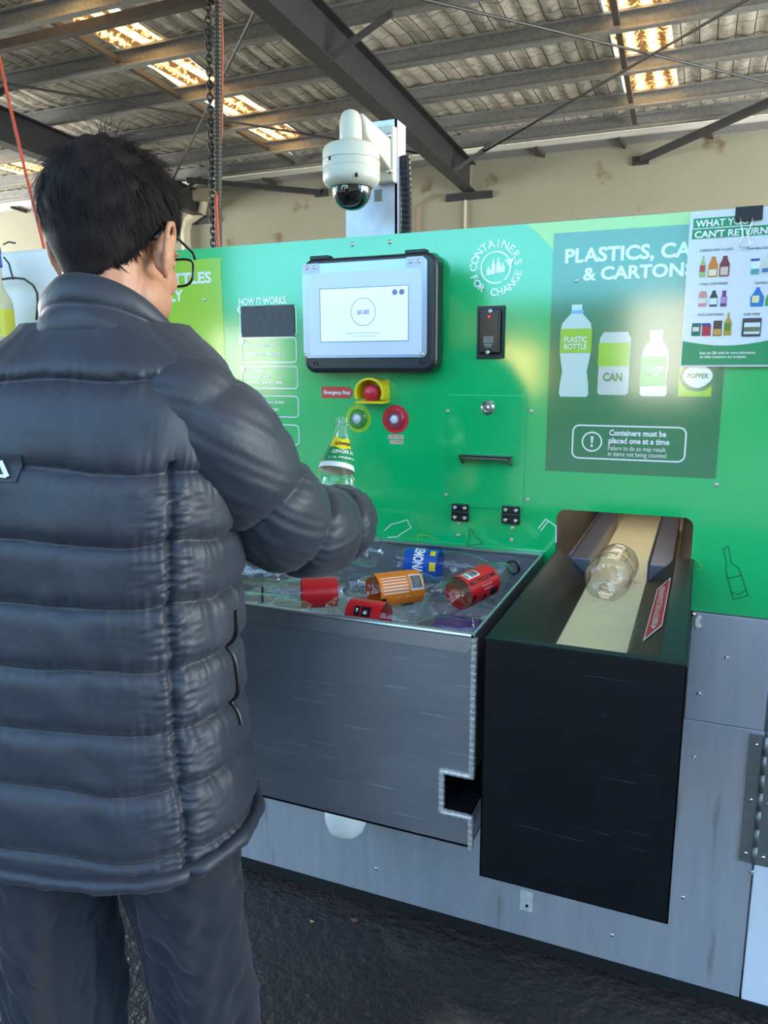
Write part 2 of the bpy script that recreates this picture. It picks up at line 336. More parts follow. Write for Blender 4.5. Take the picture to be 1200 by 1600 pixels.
# bridging struts between purlins
for x0, x1, yr, nm in ((-5.08, -5.42, [3.42, 4.42, 5.42, 6.42, 7.45, 8.22], 'left skylight'), (-.80, -.93, [4.42, 5.42, 6.42, 7.45, 8.22], 'right skylight')):
    for a, b in zip(yr[:-1], yr[1:]):
        f = lambda y: x0+(x1-x0)*(y-3.4)/4.2
        lb = 'brown strut bridging two purlins beside the %s, %s' % (nm, {3.42: 'nearest one', 4.42: 'second nearest' if nm[0] == 'l' else 'nearest one', 5.42: 'in the middle', 6.42: 'second from the wall', 7.45: 'closest to the wall'}[a])
        o = MB().beam((f(a), a+.045, 4.235), (f(b), b-.045, 4.235), .05, .04).build('bridging_strut', M_brown); tag(centre_origin(o), lb, 'strut', 'bridging struts')
# low brown bar crossing under the skylight
a = onZ(-40, 83, 4.03); b = onZ(330, -4, 4.03)
tag(centre_origin(MB().beam(a, b, .07, .07).build('cross_bar', M_brown)), 'brown steel bar crossing below the left skylight at the upper left', 'beam')
# brace rods
def rod(nm, lb, a, b, r=.012): return tag(centre_origin(MB().tube([a, b], r, 8).build(nm, M_rust)), lb, 'rod', 'roof brace rods')
rod('brace_rod', 'thin dark brace rod crossing the right skylight from upper left to right', (-2.9, 3.2, 4.13), (1.3, 8.1, 4.13))
rod('brace_rod', 'thin dark brace rod running from the rafter foot up across the right skylight', (-3.05, 8.5, 4.1), (1.4, 3.55, 4.1))
rod('brace_rod', 'thin dark brace rod behind the hanging chain slanting up to the right', (-7.2, 7.75, 4.08), (-3.0, 3.4, 4.08))
rod('brace_rod', 'thin dark brace rod left of the hanging chain slanting down to the right', (-6.9, 3.2, 4.1), (-3.2, 8.5, 4.13))
# eave: pale gutter batten, corrugated fascia, brackets
o = MB().box(-18, 10, 8.66, 8.72, 4.235, 4.29).build('eave_batten', mat('white_batten', (226, 224, 214), .5)); tag(centre_origin(o), 'long pale batten along the eave above the back wall', 'batten')
fs = MB(); P = np.zeros((24, 2, 3))
for i in range(24):
    t = i/23; P[i, 0] = (-18, 8.70+.34*t, 4.262-.05*t+.006*math.cos(t*50)); P[i, 1] = (10, 8.70+.34*t, 4.262-.05*t+.006*math.cos(t*50))
fs.grid(P); structure(fs.build('trim_1', M_galv), 'corrugated grey soffit strip above the back wall')
for i in range(14):
    if i == 5: continue      # the drain pipe's rain head is there
    x = -12.4+i*1.02
    o = MB().beam((x, 8.69, 4.225), (x+.05, 8.985, 4.19), .03, .05).build('eave_bracket', M_brown); tag(centre_origin(o), 'small brown bracket in the row under the corrugated eave', 'bracket', 'eave brackets')
# angle braces to the wall
def wallbrace(nm, lb, wx, wz, far):
    r = thing(nm, lb, 'brace', (wx, 9, wz)); MB().beam((wx+.02*np.sign(far[0]-wx), 8.97, wz+.01), far, .08, .07).build('arm', M_rust, r)
    MB().box(wx-.10, wx+.10, 8.96, 8.999, wz-.05, wz+.05).build('wall_plate', M_rust, r)
wallbrace('angle_brace', 'dark steel brace rising right from the back wall above the poster', -.93, 4.005, (.55, 7.6, 4.16))
wallbrace('angle_brace', 'dark steel brace rising left from the back wall behind the chain', -5.45, 4.0, (-7.1, 7.95, 4.12))
# pipes on the wall
def wp(px, py): q = onY(px, py, 8.94); return (q[0], q[1], q[2])
dp = thing('drain_pipe', 'cream drain pipe with a bend on the back wall behind the chain', 'pipe', wp(307, 385))
def bend(pts, r): return MB().tube(pts, r, 12)
a0 = wp(321, 312); zb = .05
MB().tube([(a0[0], 8.9, 4.2), (a0[0], 8.9, a0[2]+.0), (a0[0]-.05, 8.9, a0[2]-.18), (a0[0]-.32, 8.9, a0[2]-.30), (a0[0]-.38, 8.9, a0[2]-.45), (a0[0]-.38, 8.9, zb)], .075, 14).build('pipe', M_pipe, dp, smooth=True)
MB().box(a0[0]-.35, a0[0]+.3, 8.7, 8.98, 4.02, 4.2).build('rain_head', M_pipe, dp, bevel=.03)
c0, c1, c2 = wp(652, 360), wp(653, 322), wp(683, 302)
o = MB().tube([(c0[0], 8.97, .5), (c0[0], 8.97, c1[2]), (c2[0], 8.97, c2[2])], .014, 8).build('conduit', mat('rusty_conduit', (150, 122, 100), .6)); tag(centre_origin(o), 'thin rusty conduit bending toward the rafter foot on the wall', 'pipe')
c3 = wp(726, 330); o = MB().tube([(c3[0], 8.97, .5), (c3[0], 8.97, 3.72)], .018, 8).build('conduit', M_pipe); tag(centre_origin(o), 'thin cream conduit straight down from the rafter foot plate', 'pipe')
# unseen walls added across the yard to shape the panel's reflections
for i, (xa, xb, ht, mm, lb, nm) in enumerate(YARD):
    o = MB().box(xa, xb, -16.5+[0, .7, .7, .7, 1.4, -.7, -.7][i], -16.0+[0, .7, .7, .7, 1.4, -.7, -.7][i], -.03, ht).build(nm, mat('yard_%d' % i, mm, .9)); centre_origin(o); structure(o, lb)
# ================================================================== THE RETURN MACHINE
def vinyl(name, col, rough=.30):
    m = mat(name, col, rough, bump=.12, bscale=160, coat=1.0, coat_r=.11, coat_ior=1.95, ior=1.12); return m
M_green = vinyl('green_vinyl', (0, 188, 104)); M_lime = vinyl('lime_vinyl', (158, 205, 40)); M_dkgreen = vinyl('poster_green', (8, 124, 78))
M_white = vinyl('white_vinyl', (240, 243, 240)); M_grey_tape = mat('grey_tape', (92, 90, 92), .85, bump=.4, bscale=500, var=.15, vscale=80)
M_line = vinyl('pale_line', (226, 244, 232)); M_lineL = vinyl('lime_line', (130, 200, 60)); M_lineD = vinyl('dark_line', (8, 110, 66))
M_steel = mat('brushed_steel', (178, 180, 188), .45, .45, var=.10, vscale=5, bump=.12, bscale=40, stretch=(6, 1, .6), spots=((128, 122, 116), 3.0, .38))
M_steel2 = mat('brushed_tub_steel', (142, 144, 150), .36, .6, var=.14, vscale=4, bump=.15, bscale=30, stretch=(.7, 1, 5), scratch=((216, 218, 222), .665))
M_weld = mat('weld_bead', (206, 204, 198), .4, .5, bump=1, bscale=240)
M_whitemetal = mat('white_powdercoat', (214, 219, 228), .45, var=.06, vscale=3)
M_black = mat('black_plastic', (26, 27, 29), .38); M_blackg = mat('gloss_black', (16, 18, 22), .22)
M_chrome = mat('screw_steel', (214, 212, 206), .22, 1.0); M_dark = mat('dark_gap', (14, 13, 13), .8)
M_red = vinyl('red_vinyl', (226, 52, 58)); M_hinge = mat('zinc_hinge', (128, 134, 134), .45, .7, var=.15, vscale=20)
ROOT = thing('recycling_machine', 'green container recycling machine with touchscreen and steel lower panels', 'machine', (-.55, .6, 0))
def part(mb, name, m, parent=None, **k): return mb.build(name, m, parent if parent is not None else ROOT, **k)
DP = .0007
def pz(px, py): q = onY(px, py, 0.0); return q[0], q[2]
def pw(px, py, lay=1): q = onY(px, py, 0.0); return (q[0], -DP*lay, q[2])
# front sheet with the conveyor opening
XL, XRt, ZT, ZB = -1.66, .80, 1.779, .953
ox0, ox1, oz0, oz1 = -.289, .001, .93, 1.157
fp = MB(); T = .004
ol = [(XL, ZB), (XL, ZT), (XRt, ZT), (XRt, ZB)]
def sheet(mb, x0, x1, z0, z1, y0=0.0, y1=T): mb.box(x0, x1, y0, y1, z0, z1)
n = 6; rr = .02
arcL = [(ox0+rr-rr*math.cos(t), oz1-rr+rr*math.sin(t)) for t in np.linspace(0, math.pi/2, n)]
arcR = [(ox1-rr+rr*math.sin(t), oz1-rr+rr*math.cos(t)) for t in np.linspace(0, math.pi/2, n)]
poly = [(XL, ZB), (ox0, ZB)]+arcL+arcR+[(ox1, ZB), (XRt, ZB), (XRt, ZT), (XL, ZT)]
fp.prism([(x, 0, z) for x, z in poly], (0, T, 0)); part(fp, 'front_panel', M_green)
cb = MB(); cb.box(XL, ox0-.03, .095, 1.25, .03, ZT-.002); cb.box(ox1+.03, XRt, .095, 1.25, .03, ZT-.002); cb.box(ox0-.03, ox1+.03, .095, 1.25, .03, .93); cb.box(ox0-.03, ox1+.03, .095, 1.25, 1.33, ZT-.002); cb.box(ox0-.03, ox1+.03, 1.1, 1.25, .93, 1.33)
part(cb, 'cabinet', M_whitemetal)
part(MB().box(XL, XRt, -.001, .02, .0, .031).box(XL, XRt, .02, 1.2, .0, .03), 'plinth', M_dark)  # near-black strip standing in for the shaded gap under the machine
# lower steel panels
lp = MB(); lp.box(XL, .175, -.003, .018, .034, .700); part(lp, 'lower_panel', M_steel, bevel=.001)
up = MB(); up.box(XL, -.30, -.003, .018, .7015, .950); up.box(.012, .172, -.003, .018, .7015, .950); part(up, 'upper_steel_panel', M_steel, bevel=.001)
wd = MB().box(.179, XRt, -.006, .018, .034, .86); part(wd, 'white_door', M_whitemetal, bevel=.002)
part(MB().box(.179, XRt, -.004, .018, .864, .950), 'white_filler_strip', M_whitemetal, bevel=.001)
# grime patch and plate left by a removed bracket
q = onY(824, 1408); part(MB().box(q[0]-.018, q[0]+.014, -.0038, -.003, q[2]-.026, q[2]+.03), 'bracket_scar', mat('bare_patch', (196, 192, 188), .6, var=.2, vscale=60))
part(MB().lathe([(0, 0), (.004, 0), (.004, .002)], 12, Matrix.Translation((q[0], -.0042, q[2]-.01)) @ Matrix.Rotation(math.pi/2, 4, 'X')), 'bolt_hole', M_dark)
# screws and rivets
def screw_mesh(r, sock=True):
    mb = MB(); pr = [(0, .55*r), (r*.30, .55*r), (r*.34, .25*r), (r*.40, .25*r), (r*.45, .62*r), (r*.7, .55*r), (r*.92, .3*r), (r, 0)] if sock else [(0, .6*r), (r*.5, .52*r), (r*.85, .28*r), (r, 0)]
    return mb.lathe(pr, 14, Matrix.Rotation(math.pi/2, 4, 'X'))
_sc = screw_mesh(.0052).build('screw', M_chrome, ROOT, smooth=True); _first = True
_rv = screw_mesh(.0050, False).build('rivet', M_chrome, ROOT, smooth=True)
for o in (_sc, _rv):   # meshes are modelled round the origin
    me = o.data; V = np.empty(len(me.vertices)*3); me.vertices.foreach_get('co', V); V = V.reshape(-1, 3)+np.array(OFF[ROOT.name]); me.vertices.foreach_set('co', V.ravel())
def put(proto, pos, parent, used=[set()]):
    o = proto if proto.name not in used[0] else proto.copy()
    if o is not proto: COL.objects.link(o)
    else: used[0].add(proto.name)
    o.parent = parent; o.location = [a-b for a, b in zip(pos, OFF[parent.name])]; OFF[o.name] = OFF[parent.name]; return o
for px, py in [(550, 382), (609, 378), (320, 468), (900, 438), (1119, 757), (700, 642), (830, 642), (698, 773), (824, 780), (717, 817), (716, 836), (800, 824), (799, 843)]:
    q = onY(px, py, 0); put(_sc, (q[0], -.0002, q[2]), ROOT)
for px, py in [(1092, 1084), (1084, 1183), (1135, 1028)]:
    q = onY(px, py, -.003); put(_sc, (q[0], -.0032, q[2]), ROOT)
for px, py in [(588, 1357), (956, 1461), (1067, 1402), (1083, 960)]:
    q = onY(px, py, -.003); put(_rv, (q[0], -.0032, q[2]), ROOT)
q = onY(1175, 1362, -.006); put(_sc, (q[0], -.0062, q[2]), ROOT)
# wing catch under the green sheet
q = onY(1090, 970); MBc = MB(); MBc.prism([(q[0]+a*.9, -.003, q[2]+b*.9) for a, b in ((0, .016), (.009, .012), (.004, .004), (.004, -.004), (.009, -.012), (0, -.016), (-.006, -.008), (-.006, .008))], (0, -.006, 0)); part(MBc, 'catch', mat('cream_plastic', (226, 224, 212), .5), bevel=.001)
# piano hinge
a = onY(1181, 1148, -.008); b = onY(1160, 1345, -.008); hz1, hz0 = a[2], b[2]; hx = .1765
hg = MB(); hg.box(hx-.030, hx-.004, -.010, -.0032, hz0, hz1); hg.box(hx+.004, hx+.030, -.012, -.0062, hz0, hz1); HG = part(hg, 'piano_hinge', M_hinge)
for i in range(7):
    z0 = hz0+(hz1-hz0)*i/7; MB().tube([(hx, -.011, z0+.001), (hx, -.011, z0+(hz1-hz0)/7-.001)], .0055, 12).build('knuckle', M_hinge, HG, smooth=True)
for i in range(3):
    z = hz1-.022-i*(hz1-hz0-.044)/2
    for dx in (-.017, .017): put(_rv, (hx+dx, -.0125 if dx > 0 else -.0105, z), HG)
# conveyor tunnel behind the opening
M_tun = mat('tunnel_steel', (150, 140, 126), .4, .5, var=.1); M_belt = mat('cream_belt', (226, 214, 170), .55, var=.07, vscale=9, spots=((196, 176, 128), 5, .36))
tn = MB(); tn.box(ox0-.02, ox0-.012, .006, 1.08, .95, 1.28); tn.box(ox1+.012, ox1+.02, .006, 1.08, .95, 1.28); tn.box(ox0-.012, ox1+.012, .05, 1.08, 1.272, 1.28); tn.box(ox0-.012, ox1+.012, .012, 1.08, .975, .985); part(tn, 'tunnel', M_tun)
for xa_, xb_ in ((-.254, -.211), (-.083, -.036)):
    g = MB(); g.prism([(xa_, .004, 1.046), (xb_, .004, 1.046), (xb_, .004, 1.001), (xa_, .004, 1.001)], (0, .62, 0)); g.box(xa_-.004, xa_, .004, .62, 1.001, 1.052); part(g, 'guide_rail', mat('grey_guide', (104, 102, 114), .35, .4, var=.1), bevel=.003)
put_guide_bolts = [(x, y) for x in (-.232, -.058) for y in (.06, .30)]

# ---- printed decals
def quad(mb, pts): mb.add(pts, [tuple(range(len(pts)))])
def rrect(x0, x1, z0, z1, r, n=6):
    P = []
    for cx, cz, a in ((x1-r, z1-r, 0), (x0+r, z1-r, 90), (x0+r, z0+r, 180), (x1-r, z0+r, 270)):
        for t in np.linspace(0, 90, n): P.append((cx+r*math.cos(math.radians(a+t)), cz+r*math.sin(math.radians(a+t))))
    return P
def outline(mb, P, w, y, close=True):
    """mitred flat band along a line; neighbouring pieces share their corners"""
    Q = [np.array(P[0], float)]
    for p in P[1:]:
        if np.hypot(*(np.array(p)-Q[-1])) > 1e-5: Q.append(np.array(p, float))
    if close and np.hypot(*(Q[0]-Q[-1])) < 1e-5: Q.pop()
    n = len(Q); vs = []
    for i in range(n):
        a = Q[(i-1) % n] if close or i > 0 else 2*Q[i]-Q[i+1]; b = Q[(i+1) % n] if close or i < n-1 else 2*Q[i]-Q[i-1]
        d0 = Q[i]-a; d0 /= np.hypot(*d0)+1e-12; d1 = b-Q[i]; d1 /= np.hypot(*d1)+1e-12; t = d0+d1; t /= np.hypot(*t)+1e-12; nn = np.array([-t[1], t[0]]); k_ = max(.45, abs(nn@np.array([-d0[1], d0[0]])))
        for sg in (1, -1): q = Q[i]+nn*sg*w/2/k_; vs.append((q[0], y, q[1]))
    mb.add(vs, [(2*i, 2*i+1, (2*i+3) % (2*n), (2*i+2) % (2*n)) for i in range(n if close else n-1)])
def fill(mb, P, y): quad(mb, [(p[0], y, p[1]) for p in P])
def ptext(mb, txt, l, r, cap_px, lay=2, bold=.02, align='fit'):
    """lettering on the sheet: l = left baseline pixel, r = right end pixel"""
    x0, z0 = pz(*l); x1, _ = pz(*r); zt = pz(l[0], l[1]-cap_px)[1]
    text_on(mb, txt, lambda x, z: (x, -DP*lay, z), x0, x1, z0, zt-z0, bold, align)
# lime corner sweep and lime glass-bottle section
sw = MB(); c = [pz(822, 351), pz(838, 362), pz(866, 392)]
fill(sw, [(c[0][0], ZT-.0005), c[1], c[2], pz(866, 365), (XRt, pz(866, 365)[1]), (XRt, ZT-.0005)], -DP); part(sw, 'lime_sweep', M_lime)
gx1 = onY(349, 500)[0]; gz1 = onY(345, 403)[2]
LS = part(MB().box(XL+.01, gx1, -DP, -.0001, 1.10, gz1), 'glass_bottle_section', M_lime)
t = MB(); ptext(t, 'BOTTLES', (243, 446), (331, 444), 17, 2, .035); ptext(t, 'ONLY', (238, 472), (287, 470), 17, 2, .035); t.build('lettering', M_white, LS)
def bottle_sil(px0, py0, px1, py1, prof, lay=2):
    """symmetric outline between foot (px0,py0) and top (px1,py1); prof = (height fraction, half width px)"""
    x0, z0 = pz(px0, py0); x1, z1 = pz(px1, py1); kx = (pz(px0+10, py0)[0]-pz(px0-10, py0)[0])/20
    L = [(x0-w*kx, z0+(z1-z0)*h) for h, w in prof]; R = [(x0+w*kx, z0+(z1-z0)*h) for h, w in reversed(prof)]
    mb = MB(); fill(mb, L+R, -DP*lay); return mb
bottle_sil(265, 600, 262, 490, [(0, 12), (.1, 13), (.46, 13), (.55, 11), (.62, 7), (.7, 4.6), (.98, 4), (1, 4)]).build('brown_bottle_picture', vinyl('amber_ink', (140, 82, 30)), LS)
mbq = MB(); a = pz(253, 560); b = pz(279, 545); fill(mbq, [(a[0], a[1]), (b[0], a[1]), (b[0], b[1]), (a[0], b[1])], -DP*3); mbq.build('bottle_label_picture', M_white, LS)
bottle_sil(306, 620, 304, 521, [(0, 15), (.1, 16), (.5, 16), (.62, 13), (.7, 7), (.76, 5), (1, 5)]).build('clear_bottle_picture', vinyl('clear_ink', (214, 232, 206)), LS)
# how it works list
hw = MB(); ptext(hw, 'HOW IT WORKS:', (374, 477), (449, 473), 11, 2, .035); part(hw, 'list_heading', M_white)
boxes = [((375, 480), (464, 524), None), ((377, 529), (464, 566), ['An attendant will', '"Start" the machine']), ((378, 573), (466, 607), ['Place eligible', 'containers onto', 'conveyor, one at a time']), ((380, 618), (467, 652), ['On completion press', "the 'Finish' button"]), ((382, 662), (468, 695), ['Take ticket and', 'scan at ticket and atm'])]
for i, (a, b, tx) in enumerate(boxes):
    xa, za = pz(*a); xb, zb = pz(*b); m_ = MB(); outline(m_, rrect(xa, xb, zb, za, .010), .0026, -DP*2)
    cx, cz = xa+.001, za-.006; fill(m_, [(cx+.0085*math.cos(t), cz+.0085*math.sin(t)) for t in np.linspace(0, 2*math.pi, 20)[:-1]], -DP*3)
    if tx:
        hgt = (za-zb)/(len(tx)+.9)
        for k, s_ in enumerate(tx): text_on(m_, s_, lambda x, z: (x, -DP*2, z), xa+.012, 0, za-hgt*(k+1.05), .0082 if len(tx) == 3 else .0095, .02 if k == 0 else .03, 'n')
    part(m_, 'instruction_box', M_white)
    nmb = MB(); text_on(nmb, str(i+1), lambda x, z: (x, -DP*4, z), cx, 0, cz-.005, .010, .02, 'c'); part(nmb, 'number', M_green)
xa, za = pz(377, 479); xb, zb = pz(461, 525); part(MB().box(xa, xb, -.0032, -.0024, zb, za), 'grey_tape_patch', M_grey_tape)
rd = MB(); xa, za = pz(408, 703); xb, zb = pz(464, 722); fill(rd, rrect(xa, xb, zb, za, .004), -DP*2); part(rd, 'red_sticker', M_red)
# containers for change roundel
lg = MB(); lx, lz = pz(775, 418); kk = (pz(785, 418)[0]-pz(765, 418)[0])/20
def arc(mb, R, a0, a1, w, y, n=40):
    T_ = np.radians(np.linspace(a0, a1, n)); outline(mb, [(lx+R*math.cos(t), lz+R*math.sin(t)) for t in T_], w, y, False)
arc(lg, 23*kk, 30, 292, .0034, -DP*2); arc(lg, 23*kk, 305, 372, .0034, -DP*2)
for sgn in (0,):
    a = math.radians(20); p = np.array([lx+23*kk*math.cos(a), lz+23*kk*math.sin(a)]); fill(lg, [(p[0]-.012, p[1]+.004), (p[0]+.010, p[1]+.006), (p[0]+.001, p[1]-.012)], -DP*3)
for dx, hh, w in ((-11, 13, 3.4), (-4, 22, 3), (4, 22, 3.6), (11, 13, 3.2)):
    x, z0 = lx+dx*kk, lz-(9-dx*.2)*kk; h_ = hh*kk; ww = w*kk
    fill(lg, [(x-ww, z0), (x+ww, z0), (x+ww, z0+h_*.6), (x+ww*.4, z0+h_*.78), (x+ww*.4, z0+h_), (x-ww*.4, z0+h_), (x-ww*.4, z0+h_*.78), (x-ww, z0+h_*.6)], -DP*2)
def circ_text(mb, s_, R, a0, a1, caph, inward):
    for i, ch in enumerate(s_):
        if ch == ' ': continue
        a = math.radians(a0+(a1-a0)*i/(len(s_)-1)); up_ = np.array([math.cos(a), math.sin(a)])*(1 if not inward else -1); rt_ = np.array([up_[1], -up_[0]])
        base = np.array([lx, lz])+np.array([math.cos(a), math.sin(a)])*R
        text_on(mb, ch, lambda x, z: (base[0]+rt_[0]*x+up_[0]*z, -DP*2, base[1]+rt_[1]*x+up_[1]*z), 0, 0, -caph/2, caph, .02, 'c')
circ_text(lg, 'CONTAINERS', 35.5*kk, 178, 10, 12*kk, False); circ_text(lg, 'FOR CHANGE', 36*kk, 202, 345, 11*kk, True)
part(lg, 'round_logo', M_white)
# dark green poster print
xa, za = pz(866, 364); xb, zb = pz(1117, 748)
PO = part(MB().box(-.318, .037, -DP*1.6, -.0001, 1.244, 1.755), 'poster_print', M_dkgreen)
t = MB(); ptext(t, 'PLASTICS, CANS', (883, 411), (1123, 394), 22, 3, .032); ptext(t, '& CARTONS', (911, 438), (1085, 424), 20, 3, .032); t.build('lettering', M_white, PO)
bottle_sil(896, 620, 901, 476, [(0, 20), (.03, 23), (.14, 22), (.28, 19), (.4, 22), (.5, 24), (.72, 24), (.80, 22), (.88, 12), (.91, 8), (1, 8)], 3).build('plastic_bottle_picture', vinyl('pale_ink', (206, 224, 216)), PO)
def lab(px0, py0, px1, py1, m_, nm, lay=4):
    a = pz(px0, py0); b = pz(px1, py1); k = MB(); fill(k, rrect(a[0], b[0], b[1], a[1], .002), -DP*lay); return k.build(nm, m_, PO)
lab(877, 514, 924, 551, M_lime, 'bottle_label'); bl_ = MB(); ptext(bl_, 'PLASTIC', (882, 535), (918, 534), 9, 6, .02); ptext(bl_, 'BOTTLE', (882, 546), (917, 545), 9, 6, .02); bl_.build('label_lettering', M_white, PO)
lab(893, 485, 912, 490, vinyl('cap_blue', (120, 180, 220)), 'cap_ring')
bottle_sil(957, 617, 961, 519, [(0, 20), (.03, 24), (.9, 24), (.97, 20), (1, 19)], 3).build('can_picture', vinyl('can_ink', (202, 206, 198)), PO)
lab(936, 536, 982, 572, M_lime, 'can_label'); t = MB(); ptext(t, 'CAN', (942, 595), (972, 594), 13, 5, .03); t.build('label_lettering', vinyl('can_letter_green', (70, 130, 70)), PO)
bottle_sil(1020, 619, 1024, 516, [(0, 18), (.04, 21), (.14, 21), (.17, 19), (.5, 21), (.6, 21), (.7, 19), (.8, 14), (.83, 10), (1, 10)], 3).build('flavoured_milk_picture', M_white, PO)
lab(1002, 557, 1039, 603, M_green, 'milk_label'); t = MB(); ptext(t, 'FLAVOURED', (1005, 579), (1038, 578), 6, 5, .01); ptext(t, 'MILK', (1014, 587), (1029, 586), 6, 5, .01); t.build('label_lettering', M_white, PO)
a = pz(1063, 560); b = pz(1111, 620); k = MB(); fill(k, [(a[0], b[1]), (b[0], b[1]), (b[0], a[1]), (a[0], a[1])], -DP*3); k.build('popper_carton_picture', M_lime, PO)
x_, z_ = pz(1090, 588); k = MB(); fill(k, [(x_+.034*math.cos(t), z_+.031*math.sin(t)) for t in np.linspace(0, 6.283, 26)[:-1]], -DP*4); k.build('popper_ring', M_dkgreen, PO)
k = MB(); fill(k, [(x_+.029*math.cos(t)*(1-.12*max(0, -math.sin(t))), z_+.024*math.sin(t)*(1-.12*abs(math.cos(t)))) for t in np.linspace(0, 6.283, 26)[:-1]], -DP*5); k.build('popper_apple', M_white, PO)
t = MB(); ptext(t, 'POPPER', (1074, 591), (1107, 590), 8, 6, .03); t.build('label_lettering', M_dkgreen, PO)
xa, za = pz(896, 664); xb, zb = pz(1069, 722); k = MB(); outline(k, rrect(xa, xb, zb, za, .014), .0032, -DP*3)
cx, cz = pz(925, 690); outline(k, [(cx+.0205*math.cos(t), cz+.0205*math.sin(t)) for t in np.linspace(0, 6.283, 30)[:-1]], .0030, -DP*3)
fill(k, [(cx-.003, cz+.012), (cx+.003, cz+.012), (cx+.0015, cz-.004), (cx-.0015, cz-.004)], -DP*3); fill(k, [(cx+.0028*math.cos(t), cz-.009+.0028*math.sin(t)) for t in np.linspace(0, 6.283, 12)[:-1]], -DP*3)
ptext(k, 'Containers must be', (952, 680), (1041, 681), 9, 3, .03); ptext(k, 'placed one at a time', (951, 692), (1046, 693), 9, 3, .03)
ptext(k, 'Failure to do so may result', (950, 703), (1040, 704), 7.5, 3, .0); ptext(k, 'in items not being counted.', (950, 712), (1043, 713), 7.5, 3, .0); k.build('notice_box', M_white, PO)
# little line drawings of bottles and cans
def sketch(pts, m_, w=.0022, close=True, nm='line_drawing'):
    k = MB(); outline(k, [pz(*p) for p in pts], w, -DP*2, close); part(k, nm, m_)
sketch([(601, 829), (612, 819), (622, 817), (636, 812), (643, 824), (630, 832), (622, 838), (606, 840)], M_line, .0022, False)
sketch([(653, 845), (654, 835), (668, 836), (686, 843)], M_lineL, .0024, False)
sketch([(733, 827), (738, 828), (741, 837), (748, 842), (755, 850), (729, 852), (734, 842), (735, 838)], M_lineD, .0018)
sketch([(841, 826), (853, 811), (869, 822), (869, 848)], M_line, .0026, False); sketch([(845, 829), (857, 814)], M_line, .0024, False)
sketch([(1130, 857), (1138, 853), (1143, 880), (1154, 887), (1169, 930), (1146, 937), (1134, 892), (1135, 880)], M_lineD, .0018); sketch([(1136, 904), (1160, 898)], M_lineD, .0018, False); sketch([(1142, 924), (1153, 929), (1166, 922)], M_lineD, .0018, False)
sketch([(1086, 874), (1092, 877), (1096, 888), (1088, 890)], M_lineL, .002, False)

# ---- touchscreen box
def slab(mb, P, y0, y1): mb.prism([(x, y0, z) for x, z in P], (0, y1-y0, 0)); return mb
sx0, sx1, sz0, sz1 = -.905, -.563, 1.462, 1.728
TS = part(slab(MB(), rrect(sx0, sx1, sz0, sz1, .030), -.0005, -.052), 'touchscreen_box', mat('black_enclosure', (36, 37, 42), .3, var=.2, vscale=10), bevel=.012, seg=4)
yb = -.0525
bz = MB(); slab(bz, rrect(sx0+.004, sx1-.022, sz0+.035, sz1-.012, .012), yb, yb-.004); BZ = bz.build('bezel', mat('silver_bezel', (176, 182, 204), .25, .5, var=.04), TS, bevel=.0012)
s2 = (sx0+.028, sx1-.040, sz0+.052, sz1-.047)
k = MB(); slab(k, rrect(s2[0]-.006, s2[1]+.006, s2[2]-.010, s2[3]+.012, .004), yb-.004, yb-.0052); k.build('screen_surround', mat('white_surround', (226, 230, 240), .2), TS)
a = (sx0+.052, sx1-.066, sz0+.073, sz1-.071)
k = MB(); slab(k, [(a[0], a[2]), (a[1], a[2]), (a[1], a[3]), (a[0], a[3])], yb-.0052, yb-.0058); k.build('screen', mat('lit_screen', (220, 228, 236), .12, emit=(214, 226, 238), es=SCREEN), TS)
k = MB(); outline(k, [(a[0], a[2]), (a[1], a[2]), (a[1], a[3]), (a[0], a[3])], .0016, yb-.0062); cx, cz = (a[0]+a[1])/2, (a[2]+a[3])/2+.006
outline(k, [(cx+.031*math.cos(t), cz+.031*math.sin(t)) for t in np.linspace(0, 6.283, 40)[:-1]], .0014, yb-.0062)
text_on(k, '$0.80', lambda x, z: (x, yb-.0062, z), cx, 0, cz-.005, .010, .02, 'c')
for i, w in enumerate((.085, .06)): text_on(k, 'Please place containers on the conveyor' if i == 0 else 'one at a time and press finish', lambda x, z: (x, yb-.0062, z), cx-w/2, cx+w/2, cz-.049-i*.007, .0035, 0, 'fit')
k.build('screen_lettering', mat('screen_ink', (128, 150, 190), .4), TS)
k = MB()
for dx in (0, .017): fill(k, [(a[1]-.033+dx+.0065*math.cos(t), a[3]-.014+.0065*math.sin(t)) for t in np.linspace(0, 6.283, 20)[:-1]], yb-.0063)
k.build('screen_icon', mat('icon_ink', (120, 134, 176), .4), TS)
for x, z in ((sx0+.018, sz1-.020), (sx0+.038, sz1-.020), (sx1-.062, sz1-.020), (sx1-.042, sz1-.020), (sx0+.010, sz0+.043), (sx1-.034, sz0+.043)): put(_sc, (x, yb-.0042, z), TS)
for x in (sx0+.035, sx1-.035): MB().lathe([(0, 0), (.005, 0), (.005, .003)], 14, Matrix.Translation((x, yb+.0008, sz0+.024)) @ Matrix.Rotation(math.pi/2, 4, 'X')).build('screw_hole', M_dark, TS)
for x in (sx0+.045, sx1-.055): MB().box(x-.025, x+.025, -.046, -.02, sz1-.002, sz1+.007).build('lid_hinge', M_black, TS, bevel=.002)
for xa, xb, zo in ((sx0+.006, sx0+.05, .035), (sx1-.072, sx1-.030, .033)): slab(MB(), rrect(xa, xb, sz1-zo, sz1-zo+.023, .003), yb-.0042, yb-.0046).build('clear_lid_tab', mat('pale_tab', (206, 212, 228), .3), TS)
